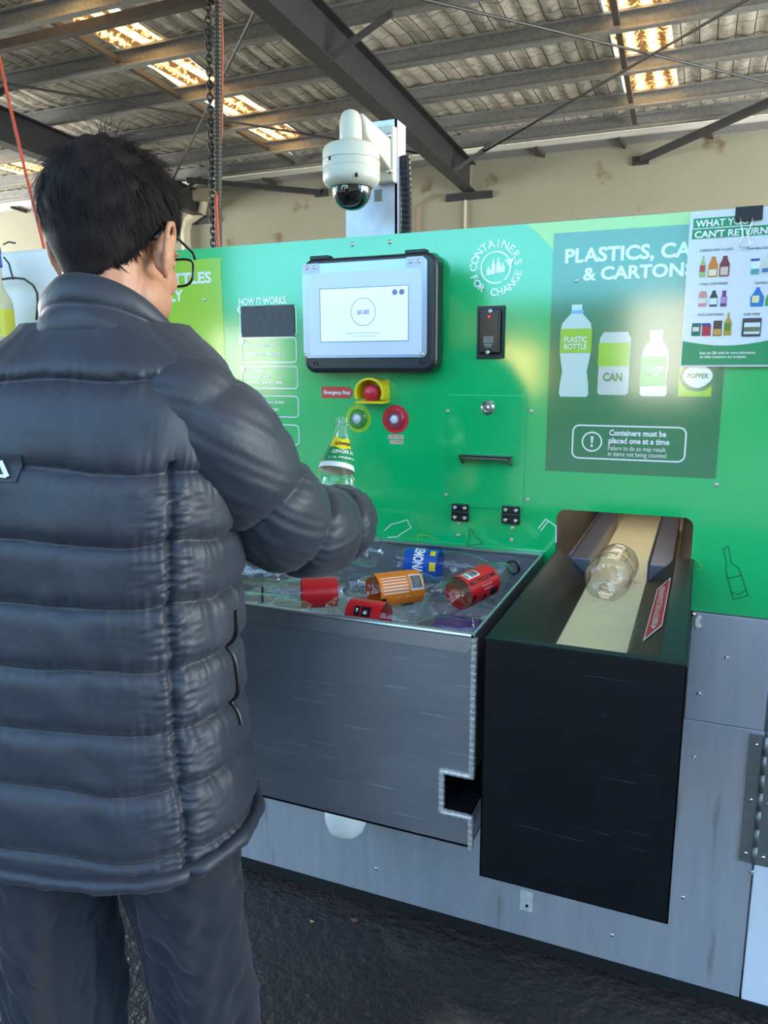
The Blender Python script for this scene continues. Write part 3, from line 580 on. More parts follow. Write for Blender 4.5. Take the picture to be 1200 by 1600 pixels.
# ---- card reader
cx0, cz1 = pz(747, 479); cx1, cz0 = pz(790, 560)
CR = part(MB().box(cx0, cx1-.003, -.006, -.0005, cz0, cz1), 'card_reader', M_black, bevel=.001)
k = MB(); slab(k, rrect(cx0+.007, cx1-.010, cz0+.010, cz1-.008, .004), -.006, -.020); k.build('reader_face', M_blackg, CR, bevel=.004, seg=3)
mx_ = (cx0+cx1-.003)/2
put(_sc, (mx_+.002, -.0202, cz1-.012), CR); put(_sc, (mx_-.002, -.0202, cz0+.014), CR)
MB().ball((mx_, -.0205, cz1-.024), (.0024, .0016, .0024)).build('status_light', mat('red_led', (255, 60, 60), .3, emit=(255, 50, 50), es=2.0), CR)
k = MB(); k.box(mx_-.012, mx_+.011, -.0207, -.0201, cz0+.034, cz0+.049); k.build('pin_label', mat('label_grey', (120, 116, 108), .5, var=.4, vscale=300), CR)
k = MB(); text_on(k, 'PRESENT', lambda x, z: (x, -.0208, z), mx_-.010, mx_+.009, cz0+.029, .003, .02); text_on(k, 'ID CARD', lambda x, z: (x, -.0208, z), mx_-.008, mx_+.007, cz0+.0245, .003, .02); k.build('reader_lettering', mat('label_ink', (190, 188, 182), .5), CR)
# ---- emergency stop
ex, ez = pz(587, 613)
k = MB(); T_ = np.linspace(math.radians(-28), math.radians(208), 26); Ro, Ri = .039, .0325
prof = [(ex+Ro*math.cos(t), ez+Ro*math.sin(t)*.92) for t in T_]; pin = [(ex+Ri*math.cos(t), ez+Ri*math.sin(t)*.92) for t in T_[::-1]]
k.prism([(x, -.0005, z) for x, z in prof+pin], (0, -.042, 0)); SHR = part(k, 'emergency_stop', mat('yellow_plastic', (232, 206, 24), .35), bevel=.0015)
MB().box(ex-.037, ex+.037, -.004, -.0006, ez-.022, ez+.03).build('base_plate', MATS['yellow_plastic'], SHR)
MB().box(ex-.036, ex+.036, -.042, -.0006, ez-.026, ez-.020).build('lip', MATS['yellow_plastic'], SHR, bevel=.0015)
MB().lathe([(0, .036), (.012, .035), (.019, .030), (.021, .024), (.018, .018), (.012, .014), (.012, .003)], 28, Matrix.Translation((ex+.0, -.001, ez-.001)) @ Matrix.Rotation(math.pi/2, 4, 'X')).build('button', mat('red_button', (214, 40, 62), .3), SHR, smooth=True)
k = MB(); xa, za = pz(503, 604); xb, zb = pz(546, 622); xt = pz(553, 613); fill(k, [(xa, zb), (xb, zb), (xt[0], xt[1]), (xb, za), (xa, za)], -DP*2); part(k, 'emergency_sticker', M_red)
k = MB(); ptext(k, 'Emergency Stop', (507, 615.5), (548, 615.5), 6, 4, .03); part(k, 'emergency_lettering', M_white)
# ---- start and finish buttons
def button(px, py, mo, mi, nm):
    x, z = pz(px, py); R = Matrix.Translation((x, 0, z)) @ Matrix.Rotation(math.pi/2, 4, 'X')
    b = part(MB().lathe([(.0345, 0), (.0345, .0009), (0, .0009)], 40, R), nm, mo)
    MB().lathe([(.0235, .0008), (.0235, .006), (.021, .008), (.0125, .008), (.0125, .005), (0, .005)], 36, R).build('button_ring', mi, b)
    MB().lathe([(.0125, .004), (.0125, .010), (.0105, .010), (.0100, .0075), (0, .0075)], 28, R).build('metal_rim', M_chrome, b)
    MB().lathe([(.0098, .007), (.0098, .0092), (.006, .0108), (0, .0112)], 24, R).build('push_cap', mat('white_cap', (216, 218, 232), .3), b, smooth=True)
button(560, 654, M_lime, vinyl('mid_green', (40, 140, 60)), 'start_button'); button(618, 655, M_red, vinyl('dark_red', (170, 44, 66)), 'finish_button')
for (a, b, s_) in (((607, 679), (631, 686), 'PUSH HERE'), ((609.5, 687), (630.5, 694), 'TO FINISH')):
    xa, za = pz(*a); xb, zb = pz(*b); k = MB(); fill(k, [(xa, zb), (xb, zb), (xb, za), (xa, za)], -DP*2); st = part(k, 'paper_strip', mat('paper_strip', (232, 206, 180), .7))
    k = MB(); text_on(k, s_, lambda x, z: (x, -DP*3, z), xa+.002, xb-.002, zb+.0025, .0065, .01); k.build('strip_lettering', mat('strip_ink', (190, 110, 90), .7), st)
# ---- access hatch
hx0, hx1, hz1_, hz0_ = -.548, -.366, 1.412, 1.148
HA = part(MB().box(hx0, hx1, -.003, -.0003, hz0_, hz1_), 'access_hatch', vinyl('hatch_green', (0, 185, 103)), bevel=.0008)
lx_, lz_ = pz(763, 637); R = Matrix.Translation((lx_, -.003, lz_)) @ Matrix.Rotation(math.pi/2, 4, 'X')
LK = MB().lathe([(.0165, 0), (.0160, .003), (.011, .007), (.0105, .009), (.0085, .009), (.0085, .006), (.0055, .006), (.0055, .0085), (0, .009)], 30, R).build('lock', M_chrome, HA)
k = MB(); k.box(lx_+.007, lx_+.015, -.009, -.003, lz_+.009, lz_+.014, None); k.build('lock_tab', M_chrome, HA, bevel=.001)
kx0, kz1 = pz(723, 706); kx1, kz0 = pz(802, 727); kx0, kx1 = kx0+.001, kx1-.002; hzz = (kz0+kz1)/2-.004
k = MB(); k.box(kx0, kx1, -.034, -.0032, hzz+.0105, hzz+.0125); k.box(kx0, kx1, -.034, -.032, hzz+.0055, hzz+.0125)
for x in (kx0, kx1-.002): k.prism([(x, -.0032, hzz+.012), (x, -.034, hzz+.012), (x, -.034, hzz+.004), (x, -.0032, hzz-.012)], (.002, 0, 0))
k.build('pull_handle', mat('handle_steel', (112, 106, 106), .4, .6), HA)
for px, py in ((720, 800), (799, 804)):
    x, z = pz(px, py); H_ = MB().box(x-.021, x+.021, -.009, -.0032, z+.003, z+.021).build('hinge', M_black, HA, bevel=.002)
    MB().box(x-.021, x+.021, -.009, -.0010, z-.021, z-.003).tube([(x-.021, -.006, z), (x+.021, -.006, z)], .005, 12).build('hinge_leaf', M_black, HA, bevel=.001)
    for dx in (-.012, .012):
        for dz in (.012, -.012): put(_sc, (x+dx, -.0092, z+dz), HA)
# ================================================================== TUB, CHUTE AND WHAT IS IN THEM
TX0, TX1, TY0, TY1, TZ0, TZ1 = -1.06, -.314, -.585, -.006, .668, 1.050
TUB = thing('metal_tub', 'open brushed steel tub full of empty bottles in front of the man', 'tub', ((TX0+TX1)/2, TY0, TZ0))
nx0, nz0, nz1 = -.366, .726, .802           # notch in the right front corner
w = .004; tb = MB()
tb.prism([(TX0, TY0, TZ0), (TX1, TY0, TZ0), (TX1, TY0, nz0), (nx0, TY0, nz0), (nx0, TY0, nz1), (TX1, TY0, nz1), (TX1, TY0, TZ1), (TX0, TY0, TZ1)], (0, w, 0))
tb.prism([(TX1, TY0, TZ0), (TX1, TY1, TZ0), (TX1, TY1, TZ1), (TX1, TY0, TZ1), (TX1, TY0, nz1), (TX1, TY0+.30, nz1), (TX1, TY0+.30, nz0), (TX1, TY0, nz0)], (-w, 0, 0))
tb.box(TX0, TX0+w, TY0, TY1, TZ0, TZ1); tb.box(TX0, TX1, TY1-w, TY1, TZ0, TZ1); tb.box(TX0, TX1, TY0, TY1, TZ0, TZ0+w)
tb.build('tub_body', M_steel2, TUB)
MB().box(TX0+w, TX1-w, TY0+w, TY1-w, .900, .904).build('inner_floor', mat('pale_inner_steel', (206, 207, 212), .45, .2, var=.05), TUB)  # painted paler than the tub steel to brighten behind the clear bottles
nn = MB(); nn.box(nx0, TX1-.001, TY0+.003, TY0+.30, nz1-.0, nz1+.003); nn.box(nx0, TX1-.001, TY0+.003, TY0+.30, nz0-.003, nz0); nn.box(nx0-.003, nx0, TY0+.003, TY0+.30, nz0, nz1); nn.build('notch_lining', mat('dark_steel', (70, 70, 74), .4, .8), TUB)
rm = MB(); rm.prism([(TX0, TY0-.003, TZ1-.030), (TX1-.012, TY0-.003, TZ1-.030), (TX1-.004, TY0-.003, TZ1-.022), (TX1-.004, TY0-.003, TZ1), (TX0, TY0-.003, TZ1)], (0, .0028, 0))
rm.tube([(TX0, TY0, TZ1), (TX1-.004, TY0, TZ1)], .0048, 10)
rm.box(TX0, TX1-.0, TY1-.016, TY1+.003, TZ1-.002, TZ1+.002); rm.tube([(TX1-.002, TY0, TZ1), (TX1-.002, TY1, TZ1)], .0035, 8)
rm.build('folded_rim', mat('bright_rim', (196, 199, 204), .28, .85, var=.1, vscale=14), TUB, smooth=False)
wl = MB(); path = [(TX1+.001, TZ1-.004), (TX1+.001, nz1), (nx0, nz1), (nx0, nz0), (TX1+.001, nz0), (TX1+.001, TZ0)]
P = []
for (a, b) in zip(path[:-1], path[1:]):
    L = math.hypot(b[0]-a[0], b[1]-a[1]); k = max(2, int(L/.004))
    for i in range(k): P.append((a[0]+(b[0]-a[0])*i/k, TY0-.001, a[1]+(b[1]-a[1])*i/k))
P.append((path[-1][0], TY0-.001, path[-1][1])); wl.tube(P, [.0055+.0005*math.sin(i*2.2) for i in range(len(P))], 8); wl.build('weld_seam', M_weld, TUB)
MB().lathe([(.040, TZ0-.268), (.040, .12), (.0555, .118), (.0555, .052), (.0545, .050), (.0545, .046), (.053, .040), (.047, .022), (.036, .010), (.020, .003), (0, 0)], 36, Matrix.Translation((-.785, -.10, .268))).build('drain_pipe_cap', mat('white_plastic_cap', (236, 234, 232), .35), TUB, smooth=True)

CH = thing('conveyor_chute', 'black box chute with a cream conveyor belt beside the steel tub', 'chute', (-.138, -.639, .66))
cx0, cx1, cy0, cy1, cz0, cz1 = -.283, .007, -.639, -.002, .660, 1.068
M_chb = mat('black_paint', (12, 13, 18), .44, var=.25, vscale=7, bump=.1, bscale=60, ior=1.35, scratch=((80, 82, 94), .69), spots=((58, 60, 70), 40, .27))
ch = MB(); ch.box(cx0, cx1, cy0, cy0+.004, cz0, cz1); ch.box(cx0, cx0+.004, cy0, cy1, cz0, cz1); ch.box(cx1-.004, cx1, cy0, cy1, cz0, cz1); ch.box(cx0, cx1, cy0, cy1, cz0, cz0+.004)
ch.box(cx0+.002, cx1-.002, cy0, cy0+.022, cz1-.003, cz1); ch.build('chute_box', M_chb, CH, bevel=.003, seg=2)
bl, br, bz_ = -.207, -.088, 1.000
gd = MB(); gd.prism([(cx0+.002, cy0+.02, cz1), (cx0+.002, cy0+.02, cz1-.003), (bl, cy0+.02, bz_-.001), (bl, cy0+.02, bz_+.003)], (0, cy1-cy0-.02, 0)); gd.build('side_guard', mat('black_guard_paint', (14, 18, 18), .34, ior=1.35, bump=.05, bscale=50), CH)
gd = MB(); gd.prism([(cx1-.002, cy0+.02, cz1), (cx1-.002, cy0+.02, cz1-.003), (cx1-.036, cy0+.02, cz1-.003), (br, cy0+.02, bz_-.001), (br, cy0+.02, bz_+.003), (cx1-.036, cy0+.02, cz1)], (0, cy1-cy0-.02, 0)); gd.build('side_guard', MATS['black_guard_paint'], CH)
ins = MB(); ins.prism([(cx0+.01, cy0+.021, cz1-.004), (cx1-.01, cy0+.021, cz1-.004), (br, cy0+.12, bz_-.004), (bl, cy0+.12, bz_-.004)], (0, 0, -.003)); ins.build('end_slope', MATS['black_guard_paint'], CH)
# worn paint streaks along the belt edge
M_worn = mat('worn_metal', (150, 152, 146), .4, .6); wk = MB()
for i in range(15):
    y = -.47+.012*i+random.uniform(0, .006); d = random.uniform(.006, .022); t0 = 0.02
    f = lambda t: (br+(cx1-.036-br)*t, bz_+.003+(cz1-bz_-.003)*t+.0012)
    a = f(t0); b = f(t0+d/.07); wk.add([(a[0], y, a[1]), (a[0], y+.008, a[1]), (b[0], y+.012, b[1])], [(0, 1, 2)])
wk.build('worn_streak', M_worn, CH)
stk = MB(); f = lambda t, o=.0016: (br+(cx1-.036-br)*t, bz_+.003+(cz1-bz_-.003)*t+o)
def on_slope(u, v, o=.0016): x, z = f(v, o); return (x, -.46+.30*u, z)
stk.add([on_slope(*q) for q in ((0, .42), (1, .52), (1, .93), (0, .90))], [(0, 1, 2, 3)]); SK = stk.build('warning_sticker', mat('sticker_border', (238, 232, 232), .4), CH); SK['label'] = 'red warning sticker with white border'
k = MB(); k.add([on_slope(*q, .0021) for q in ((.03, .455), (.97, .55), (.97, .90), (.03, .87))], [(0, 1, 2, 3)]); k.build('red_field', mat('sticker_red', (206, 24, 40), .4), SK)
k = MB(); text_on(k, 'KEEP HANDS CLEAR OF TUNNEL', lambda x, y: on_slope(.5-x, .70-y+(.5-x-.5)*.06, .0026), -.37, .37, -.07, .17, .03)
for u in (.09, .91): k.add([on_slope(u+s_*a, .68+b, .0026) for s_ in ((1 if u < .5 else -1),) for a, b in ((.04, .07), (-.02, .02), (.0, .0), (-.02, -.04), (.05, -.06), (.02, .0))], [(0, 1, 2, 3, 4, 5)])
k.build('sticker_lettering', M_white, SK)
bt = MB(); bt.box(bl, br, cy0+.13, 1.02, bz_-.010, bz_); bt.build('conveyor_belt', M_belt, CH)
pl = MB().box(-.262, -.028, .012, 1.02, bz_-.014, bz_-.005); pl.build('belt_bed', mat('pale_bed', (206, 190, 156), .5, var=.08), CH)
M_green_edge = M_chb

# ---------------------------------------------------------------- bottles
PET = clear_mat('clear_bottle_plastic', (.965, .975, .97, 1), .05, 1.55, .7, 55)
PETW = mat('frosted_plastic', (224, 226, 220), .3)
PETD = clear_mat('brown_bottle_plastic', (.50, .30, .20, 1), .05, 1.5, .3, 60)
PETR = clear_mat('grey_tinted_plastic', (.80, .78, .77, 1), .05, 1.5, .4, 70)
M_ring = mat('black_cap_ring', (22, 22, 24), .4)
LABM = {k: mat('label_'+k, c, .35) for k, c in dict(orange=(242, 128, 26), red=(212, 28, 38), blue=(20, 84, 176), purple=(98, 62, 150), dark=(52, 22, 24), white=(236, 236, 232), green=(20, 140, 80), yellow=(236, 206, 40), black=(24, 20, 22)).items()}
def pet_profile(L, r, kind):
    if kind == 'cone':
        return [(0, .010), (r*.35, .006), (r*.65, .001), (r*.88, .004), (r*.98, .016), (r, .03), (r, L*.50), (r*.93, L*.6), (r*.73, L*.72), (r*.5, L*.82), (r*.40, L*.865), (.0140, L*.905), (.0140, L*.935), (.0138, L*.95), (.0172, L*.952), (.0172, L*.963), (.0138, L*.965), (.0138, L)]
    if kind == 'waist':
        return [(0, .010), (r*.35, .006), (r*.65, .001), (r*.88, .004), (r*.98, .014), (r, .03), (r*.99, L*.18), (r*.86, L*.27), (r*.84, L*.32), (r*.98, L*.42), (r, L*.46), (r, L*.63), (r*.95, L*.68), (r*.80, L*.77), (r*.58, L*.85), (r*.40, L*.905), (.0128, L*.935), (.0126, L*.95), (.0160, L*.952), (.0160, L*.963), (.0126, L*.965), (.0126, L)]
    return [(0, .010), (r*.35, .006), (r*.65, .001), (r*.88, .004), (r*.98, .014), (r, .03), (r, L*.30), (r*.97, L*.32), (r, L*.34), (r, L*.60), (r*.97, L*.66), (r*.84, L*.75), (r*.60, L*.84), (r*.42, L*.90), (.0128, L*.935), (.0126, L*.95), (.0160, L*.952), (.0160, L*.963), (.0126, L*.965), (.0126, L)]
def densify(pr, k=4):
    o = []
    for a, b in zip(pr[:-1], pr[1:]):
        for i in range(k): t = i/k; o.append((a[0]+(b[0]-a[0])*t, a[1]+(b[1]-a[1])*t))
    return o+[pr[-1]]
def petal(r0, amp=.009):
    def f(r, z, a):
        if z < .03:
            k = (1-z/.03); return r*(1-.05*k*(1+math.cos(5*a))), z+amp*(r/r0)*k*(.5+.5*math.cos(5*a))
        return r, z
    return f
def crush(seed, amt, r0):
    rg = random.Random(seed); ph = [rg.uniform(0, 6.28) for _ in range(4)]; pf = petal(r0)
    def f(r, z, a):
        r, z = pf(r, z, a); k = 1+amt*(math.sin(2*a+ph[0]+z*18)+.6*math.sin(3*a+ph[1]-z*40)+.4*math.sin(5*a+ph[2]+z*70))*min(1, z/.04)*max(0, min(1, (.19-z)/.03)); return r*k, z
    return f
NB = [0]
def make_bottle(name, label, pos, axis, L=.235, r=.033, kind='std', pet=None, band=None, ring=False, roll=0., dent=.0, group='empty bottles in the steel tub', centre=True, txt=None, cat='bottle', n=28):
    """pos = middle of the bottle axis; axis points from base to neck"""
    NB[0] += 1; R = bpy.data.objects.new(name, None); COL.objects.link(R); OFF[R.name] = (0, 0, 0); R.empty_display_size = .03
    tag(R, label, cat, group); pf = pet_profile(L, r, kind)
    MB().lathe(densify(pf), n, None, crush(NB[0], dent, r) if dent else petal(r)).build('bottle_shell', pet or PET, R, smooth=True)
    # thread on the neck
    MB().tube([(.0135*math.cos(t), .0135*math.sin(t), L*.968+.010*t/12.6) for t in np.linspace(0, 12.6, 40)], .0011, 6).build('neck_thread', pet or PET, R, smooth=True)
    if ring: MB().lathe([(.0140, L*.945), (.0172, L*.945), (.0172, L*.972), (.0140, L*.972)], 24).build('cap_ring', M_ring, R)
    if band:
        col, f0, f1 = band; k = MB(); zs = np.linspace(L*f0, L*f1, 8)
        def rad(z):
            for a, b in zip(pf[:-1], pf[1:]):
                if a[1] <= z <= b[1] and b[1] > a[1]: return a[0]+(b[0]-a[0])*(z-a[1])/(b[1]-a[1])
            return r
        cf = crush(NB[0], dent, r) if dent else petal(r)
        def onb(x, z, o=.0011):       # x along the girth in metres
            rr = rad(z); a = x/r; q = cf(rr, z, a); return ((q[0]+o)*math.cos(a), (q[0]+o)*math.sin(a), z)
        k.add([onb(2*math.pi*r*i/48, z) for z in zs for i in range(48)], [(j*48+i, j*48+(i+1) % 48, (j+1)*48+(i+1) % 48, (j+1)*48+i) for j in range(7) for i in range(48)])
        LB = k.build('label', LABM[col], R, smooth=True)
        if txt: txt(LB, onb, L*f0, L*f1, r)
    ax = Vector(axis).normalized(); ref = Vector((0, 0, 1)) if abs(ax.z) < .95 else Vector((0, 1, 0)); x = ref.cross(ax).normalized(); y = ax.cross(x)
    Mr = Matrix((x, y, ax)).transposed().to_4x4(); cv = Vector(CAM)-Vector(pos)
    Mr = Mr @ Matrix.Rotation(math.atan2(cv.dot(y), cv.dot(x))+roll, 4, 'Z')
    R.matrix_world = Matrix.Translation(Vector(pos)-ax*(L/2 if centre else 0)) @ Mr
    return R
def strip(LB, onb, m_, nm, quads, o=.0017):
    k = MB()
    for (x0, x1, z0, z1) in quads:
        n_ = max(2, int(abs(x1-x0)/.004)); k.add([onb(x0+(x1-x0)*i/n_, z, o) for z in (z0, z1) for i in range(n_+1)], [(i, i+1, n_+2+i, n_+1+i) for i in range(n_)])
    return k.build(nm, m_, LB)
def barcode(LB, onb, x0, x1, z0, z1, along_z=True):
    strip(LB, onb, LABM['white'], 'barcode_patch', [(x0, x1, z0, z1)]); q = []; p = .06
    rg = random.Random(3)
    while p < .9:
        w_ = rg.choice((.02, .03, .05)); 
        q.append((x0+(x1-x0)*p, x0+(x1-x0)*(p+w_), z0+(z1-z0)*.12, z0+(z1-z0)*.9)) if along_z else q.append((x0+(x1-x0)*.1, x0+(x1-x0)*.88, z0+(z1-z0)*p, z0+(z1-z0)*(p+w_))); p += w_+rg.choice((.02, .035))
    strip(LB, onb, LABM['black'], 'barcode', q, .0021)
def lab_text(LB, onb, s_, x0, x1, zc, caph, m_, bold=.03, vert=False, o=.0019):
    k = MB(); 
    if vert: text_on(k, s_, lambda a, b: onb(zc+b*-1, a, o), x0, x1, -caph/2, caph, bold)      # runs along the bottle
    else: text_on(k, s_, lambda a, b: onb(a, b, o), x0, x1, zc-caph/2, caph, bold)
    k.build('label_lettering', m_, LB)
def orange_txt(LB, onb, z0, z1, r):
    # label face towards the camera runs along the bottle axis; girth coordinate 0 = up
    h = z1-z0; s = r*1.0
    barcode(LB, onb, -.6*s, .35*s, z0+h*.68, z0+h*.96, False)
    q = [(-.55*s+i*.18*s, -.49*s+i*.18*s, z0+h*.06, z0+h*.62) for i in range(6)]; strip(LB, onb, LABM['white'], 'small_print', q)
    k = MB()
    for i in range(4):
        za = z0+h*(.18+.22*i); k.add([onb(x, z, .0017) for x, z in ((.62*s, za+.016), (.62*s, za+.028), (1.35*s, za+.010), (1.35*s, za-.002))], [(0, 1, 2, 3)])
    k.build('white_slash', LABM['white'], LB)
    strip(LB, onb, LABM['black'], 'black_block', [(.62*s, 1.3*s, z0+.001, z0+h*.13)])
    lab_text(LB, onb, 'no', z0+h*.55, z0+h*.80, 1.25*s, .014, LABM['black'], .06, True)
def red_txt(LB, onb, z0, z1, r):
    h = z1-z0; s = r
    barcode(LB, onb, -1.05*s, -.45*s, z0+h*.10, z0+h*.52, False)
    lab_text(LB, onb, 'RECYCLE ME', z0+h*.06, z0+h*.94, -.18*s, .0085, LABM['black'], .03, True)
    lab_text(LB, onb, 'Refund at collection depots', z0+h*.40, z0+h*.72, .22*s, .004, mat('label_pale', (226, 190, 186), .5), .01, True)
    lab_text(LB, onb, 'in participating states', z0+h*.42, z0+h*.70, .42*s, .004, mat('label_pale', (226, 190, 186), .5), .01, True)
    for q_ in ((.55*s, 1.2*s, z0+h*.04, z0+h*.22), (.75*s, 1.25*s, z0+h*.40, z0+h*.50), (.6*s, 1.1*s, z0+h*.66, z0+h*.9)): strip(LB, onb, LABM['black'], 'black_swirl', [q_])
def blue_txt(LB, onb, z0, z1, r):
    h = z1-z0; s = r
    lab_text(LB, onb, 'LEMONADE', -1.3*s, 1.0*s, z0+h*.45, h*.30, LABM['white'], .04)
    [strip(LB, onb, LABM['yellow'], 'lemon_picture', [q_]) for q_ in ((-.2*s, .3*s, z0+h*.78, z0+h*.96), (-1.0*s, -.6*s, z0+h*.76, z0+h*.92), (.5*s, .9*s, z0+h*.06, z0+h*.22))]
    strip(LB, onb, LABM['red'], 'red_badge', [(.55*s, 1.0*s, z0+h*.3, z0+h*.6)])
def redb_txt(LB, onb, z0, z1, r):
    h = z1-z0; s = r
    strip(LB, onb, LABM['black'], 'black_block', [(-.75*s, -.15*s, z0+h*.25, z0+h*.42), (-.75*s, -.15*s, z0+h*.46, z0+h*.72)]); strip(LB, onb, LABM['white'], 'white_dash', [(-.6*s, -.4*s, z0+h*.3, z0+h*.36), (-.5*s, -.3*s, z0+h*.52, z0+h*.62)])
def dark_txt(LB, onb, z0, z1, r):
    h = z1-z0; s = r; strip(LB, onb, LABM['yellow'], 'gold_scroll', [(-.4*s, -.25*s, z0+h*.1, z0+h*.8), (0, .15*s, z0+h*.3, z0+h*.9), (.4*s, .5*s, z0+h*.15, z0+h*.6)])
def img_axis(pa, pb, za, zb):
    a = onZ(pa[0], pa[1], za); b = onZ(pb[0], pb[1], zb); return a, b
LOG = []
def lay(name, label, pb, zb, pn, zn, **k):
    """bottle from the base point to the neck point, both found at their heights in the tub"""
    a, b = img_axis(pb, pn, zb, zn); L = np.linalg.norm(b-a); 
    return make_bottle(name, label, tuple((a+b)/2), tuple(b-a), L=float(k.pop('L', L)), **k)
TOP = 1.0
ZL = .9785
B_ORANGE = lay('empty_bottle', 'clear bottle with an orange label lying across the tub', (524, 932), ZL+.038, (738, 905), ZL+.030, r=.0365, band=('orange', .155, .68), txt=orange_txt, kind='std', roll=-.15, L=.200)
B_ORANGE.location -= Vector(((B_ORANGE.matrix_world.to_3x3() @ Vector((0, 0, .012)))))
B_RED = lay('empty_bottle', 'clear bottle with a red recycle me label pointing to the tub corner', (672, 948), ZL+.036, (816, 880), ZL+.066, r=.034, band=('red', .24, .60), txt=red_txt, ring=True, roll=math.radians(0), L=.26)
B_BLUE = lay('empty_bottle', 'clear bottle with a blue lemonade label at the back of the tub', (616, 880), ZL+.040, (790, 893), ZL+.040, r=.039, band=('blue', .10, .42), txt=blue_txt, kind='std', roll=.0, L=.25)
B_BASE = make_bottle('empty_bottle', 'large clear bottle showing its round base beside the cuff', tuple(onY(588, 862, -.150)+np.array([-.115, .030, .004])), (-.96, .25, .04), L=.24, r=.042, dent=.03)
B_FAR_DX = .02
B_RB = lay('empty_bottle', 'clear bottle with a small red and black label against the front rim', (500, 952), ZL+.032, (690, 980), ZL+.031, r=.031, band=('red', .27, .66), txt=redb_txt, roll=.2, L=.185)
B_RING = lay('empty_bottle', 'clear bottle with a red label and black neck ring by the jacket', (535, 926), ZL+.032, (436, 930), ZL+.034, r=.031, band=('red', .12, .52), ring=True, L=.185)
B_FAR = lay('empty_bottle', 'crinkled clear bottle at the left behind the man', (436, 898), ZL+.037, (330, 880), ZL+.037, r=.036, dent=.06, L=.21)
make_bottle('empty_bottle', 'crinkled clear bottle along the front rim beside the jacket', (-.765, -.512, ZL+.036), (-1, .06, 0), L=.225, r=.034, dent=.06)
B_FAR.location.x += B_FAR_DX; B_RING.location.x -= .018; B_RB.location.x -= .014
B_RIB = make_bottle('empty_bottle', 'grey tinted ribbed bottle in the front right corner of the tub', (-.398, -.470, ZL+.029), (-.93, -.36, 0), pet=PETR, kind='waist', L=.15, r=.028, dent=.02)
# lower layer seen through the clear ones
rr_ = random.Random(11)
for i in range(3):
    for j in range(5):
        x = -.436-.233*i; y = -.535+.115*j
        bd = {(0, 2): ('purple', .25, .65), (0, 0): ('dark', .15, .6)}.get((i, j))
        lbl = {'purple': 'bottle with a purple label under the red labelled bottle', 'dark': 'bottle with a dark gold scrolled label low in the front right corner'}.get(bd[0] if bd else '', 'empty clear bottle lying in the bottom layer of the tub')
        make_bottle('empty_bottle', lbl, (x, y, .9415), ((1 if (i+j) % 2 else -1), rr_.uniform(-.04, .04), 0), L=.225, r=.0355, dent=.03, band=bd, txt=dark_txt if bd and bd[0] == 'dark' else None, roll=rr_.uniform(0, 6))
# bottle on the belt, base towards the camera
bb = onY(960, 886, -.175)
B_BELT = make_bottle('empty_bottle', 'single clear bottle lying on the cream conveyor belt', (-.150, -.055, 1.000+.047), (.05, 1, 0), L=.25, r=.046, kind='std', group=None, roll=.3, n=80)
# bottle the man is holding
HB = (np.array(dep(509, 862, 1.47)), np.array(dep(536, 655, 1.52)))
def ginger_txt(LB, onb, z0, z1, r):
    pass
hv = HB[1]-HB[0]; HL = .31; hax = hv/np.linalg.norm(hv); HBASE = HB[1]-hax*HL
B_HELD = make_bottle('ginger_ale_bottle', 'clear bottle with a green ginger ale label held up by the man', tuple(HBASE+hax*HL/2), tuple(hax), L=HL, r=.0425, kind='cone', group=None, band=('white', .655, .80))
HELD_LABEL = [c for c in B_HELD.children if c.name.startswith('label')][0]
Mh = np.array(B_HELD.matrix_world.inverted()); cl = Mh @ np.array([*CAM, 1]); hphi = math.atan2(cl[1], cl[0])
pfh = pet_profile(HL, .0425, 'cone')
def radh(z):
    for a, b in zip(pfh[:-1], pfh[1:]):
        if a[1] <= z <= b[1] and b[1] > a[1]: return a[0]+(b[0]-a[0])*(z-a[1])/(b[1]-a[1])
def onh(a, z, o=.0020): q = radh(z)+o; return (q*math.cos(hphi+a), q*math.sin(hphi+a), z)
def hband(nm, m_, f0, f1, a0=-math.pi, a1=math.pi, o=.0016, wave=0):
    k = MB(); n_ = 48; k.add([onh(a0+(a1-a0)*i/n_, HL*(f+wave*math.sin(5*(i/n_)*(a1-a0))), o) for f in np.linspace(f0, f1, 4) for i in range(n_+1)], [(j*(n_+1)+i, j*(n_+1)+i+1, (j+1)*(n_+1)+i+1, (j+1)*(n_+1)+i) for j in range(3) for i in range(n_)]); k.build(nm, m_, HELD_LABEL)
hband('green_band', LABM['green'], .69, .80)
hband('yellow_ribbon', LABM['yellow'], .785, .855, -.75, 1.1, .0024, .008)
def htext(s_, zf, caph, x0, x1, m_):
    k = MB(); text_on(k, s_, lambda x, y: onh(x/.026, HL*zf+y+.12*x, .0032), x0, x1, 0, caph, .02); k.build('label_lettering', m_, HELD_LABEL)
htext('Schweppes', .806, .0085, -.010, .030, LABM['black']); htext('GINGER ALE', .748, .0075, -.012, .036, LABM['white']); htext('1.1L PREMIUM', .712, .0040, -.014, .034, LABM['white'])
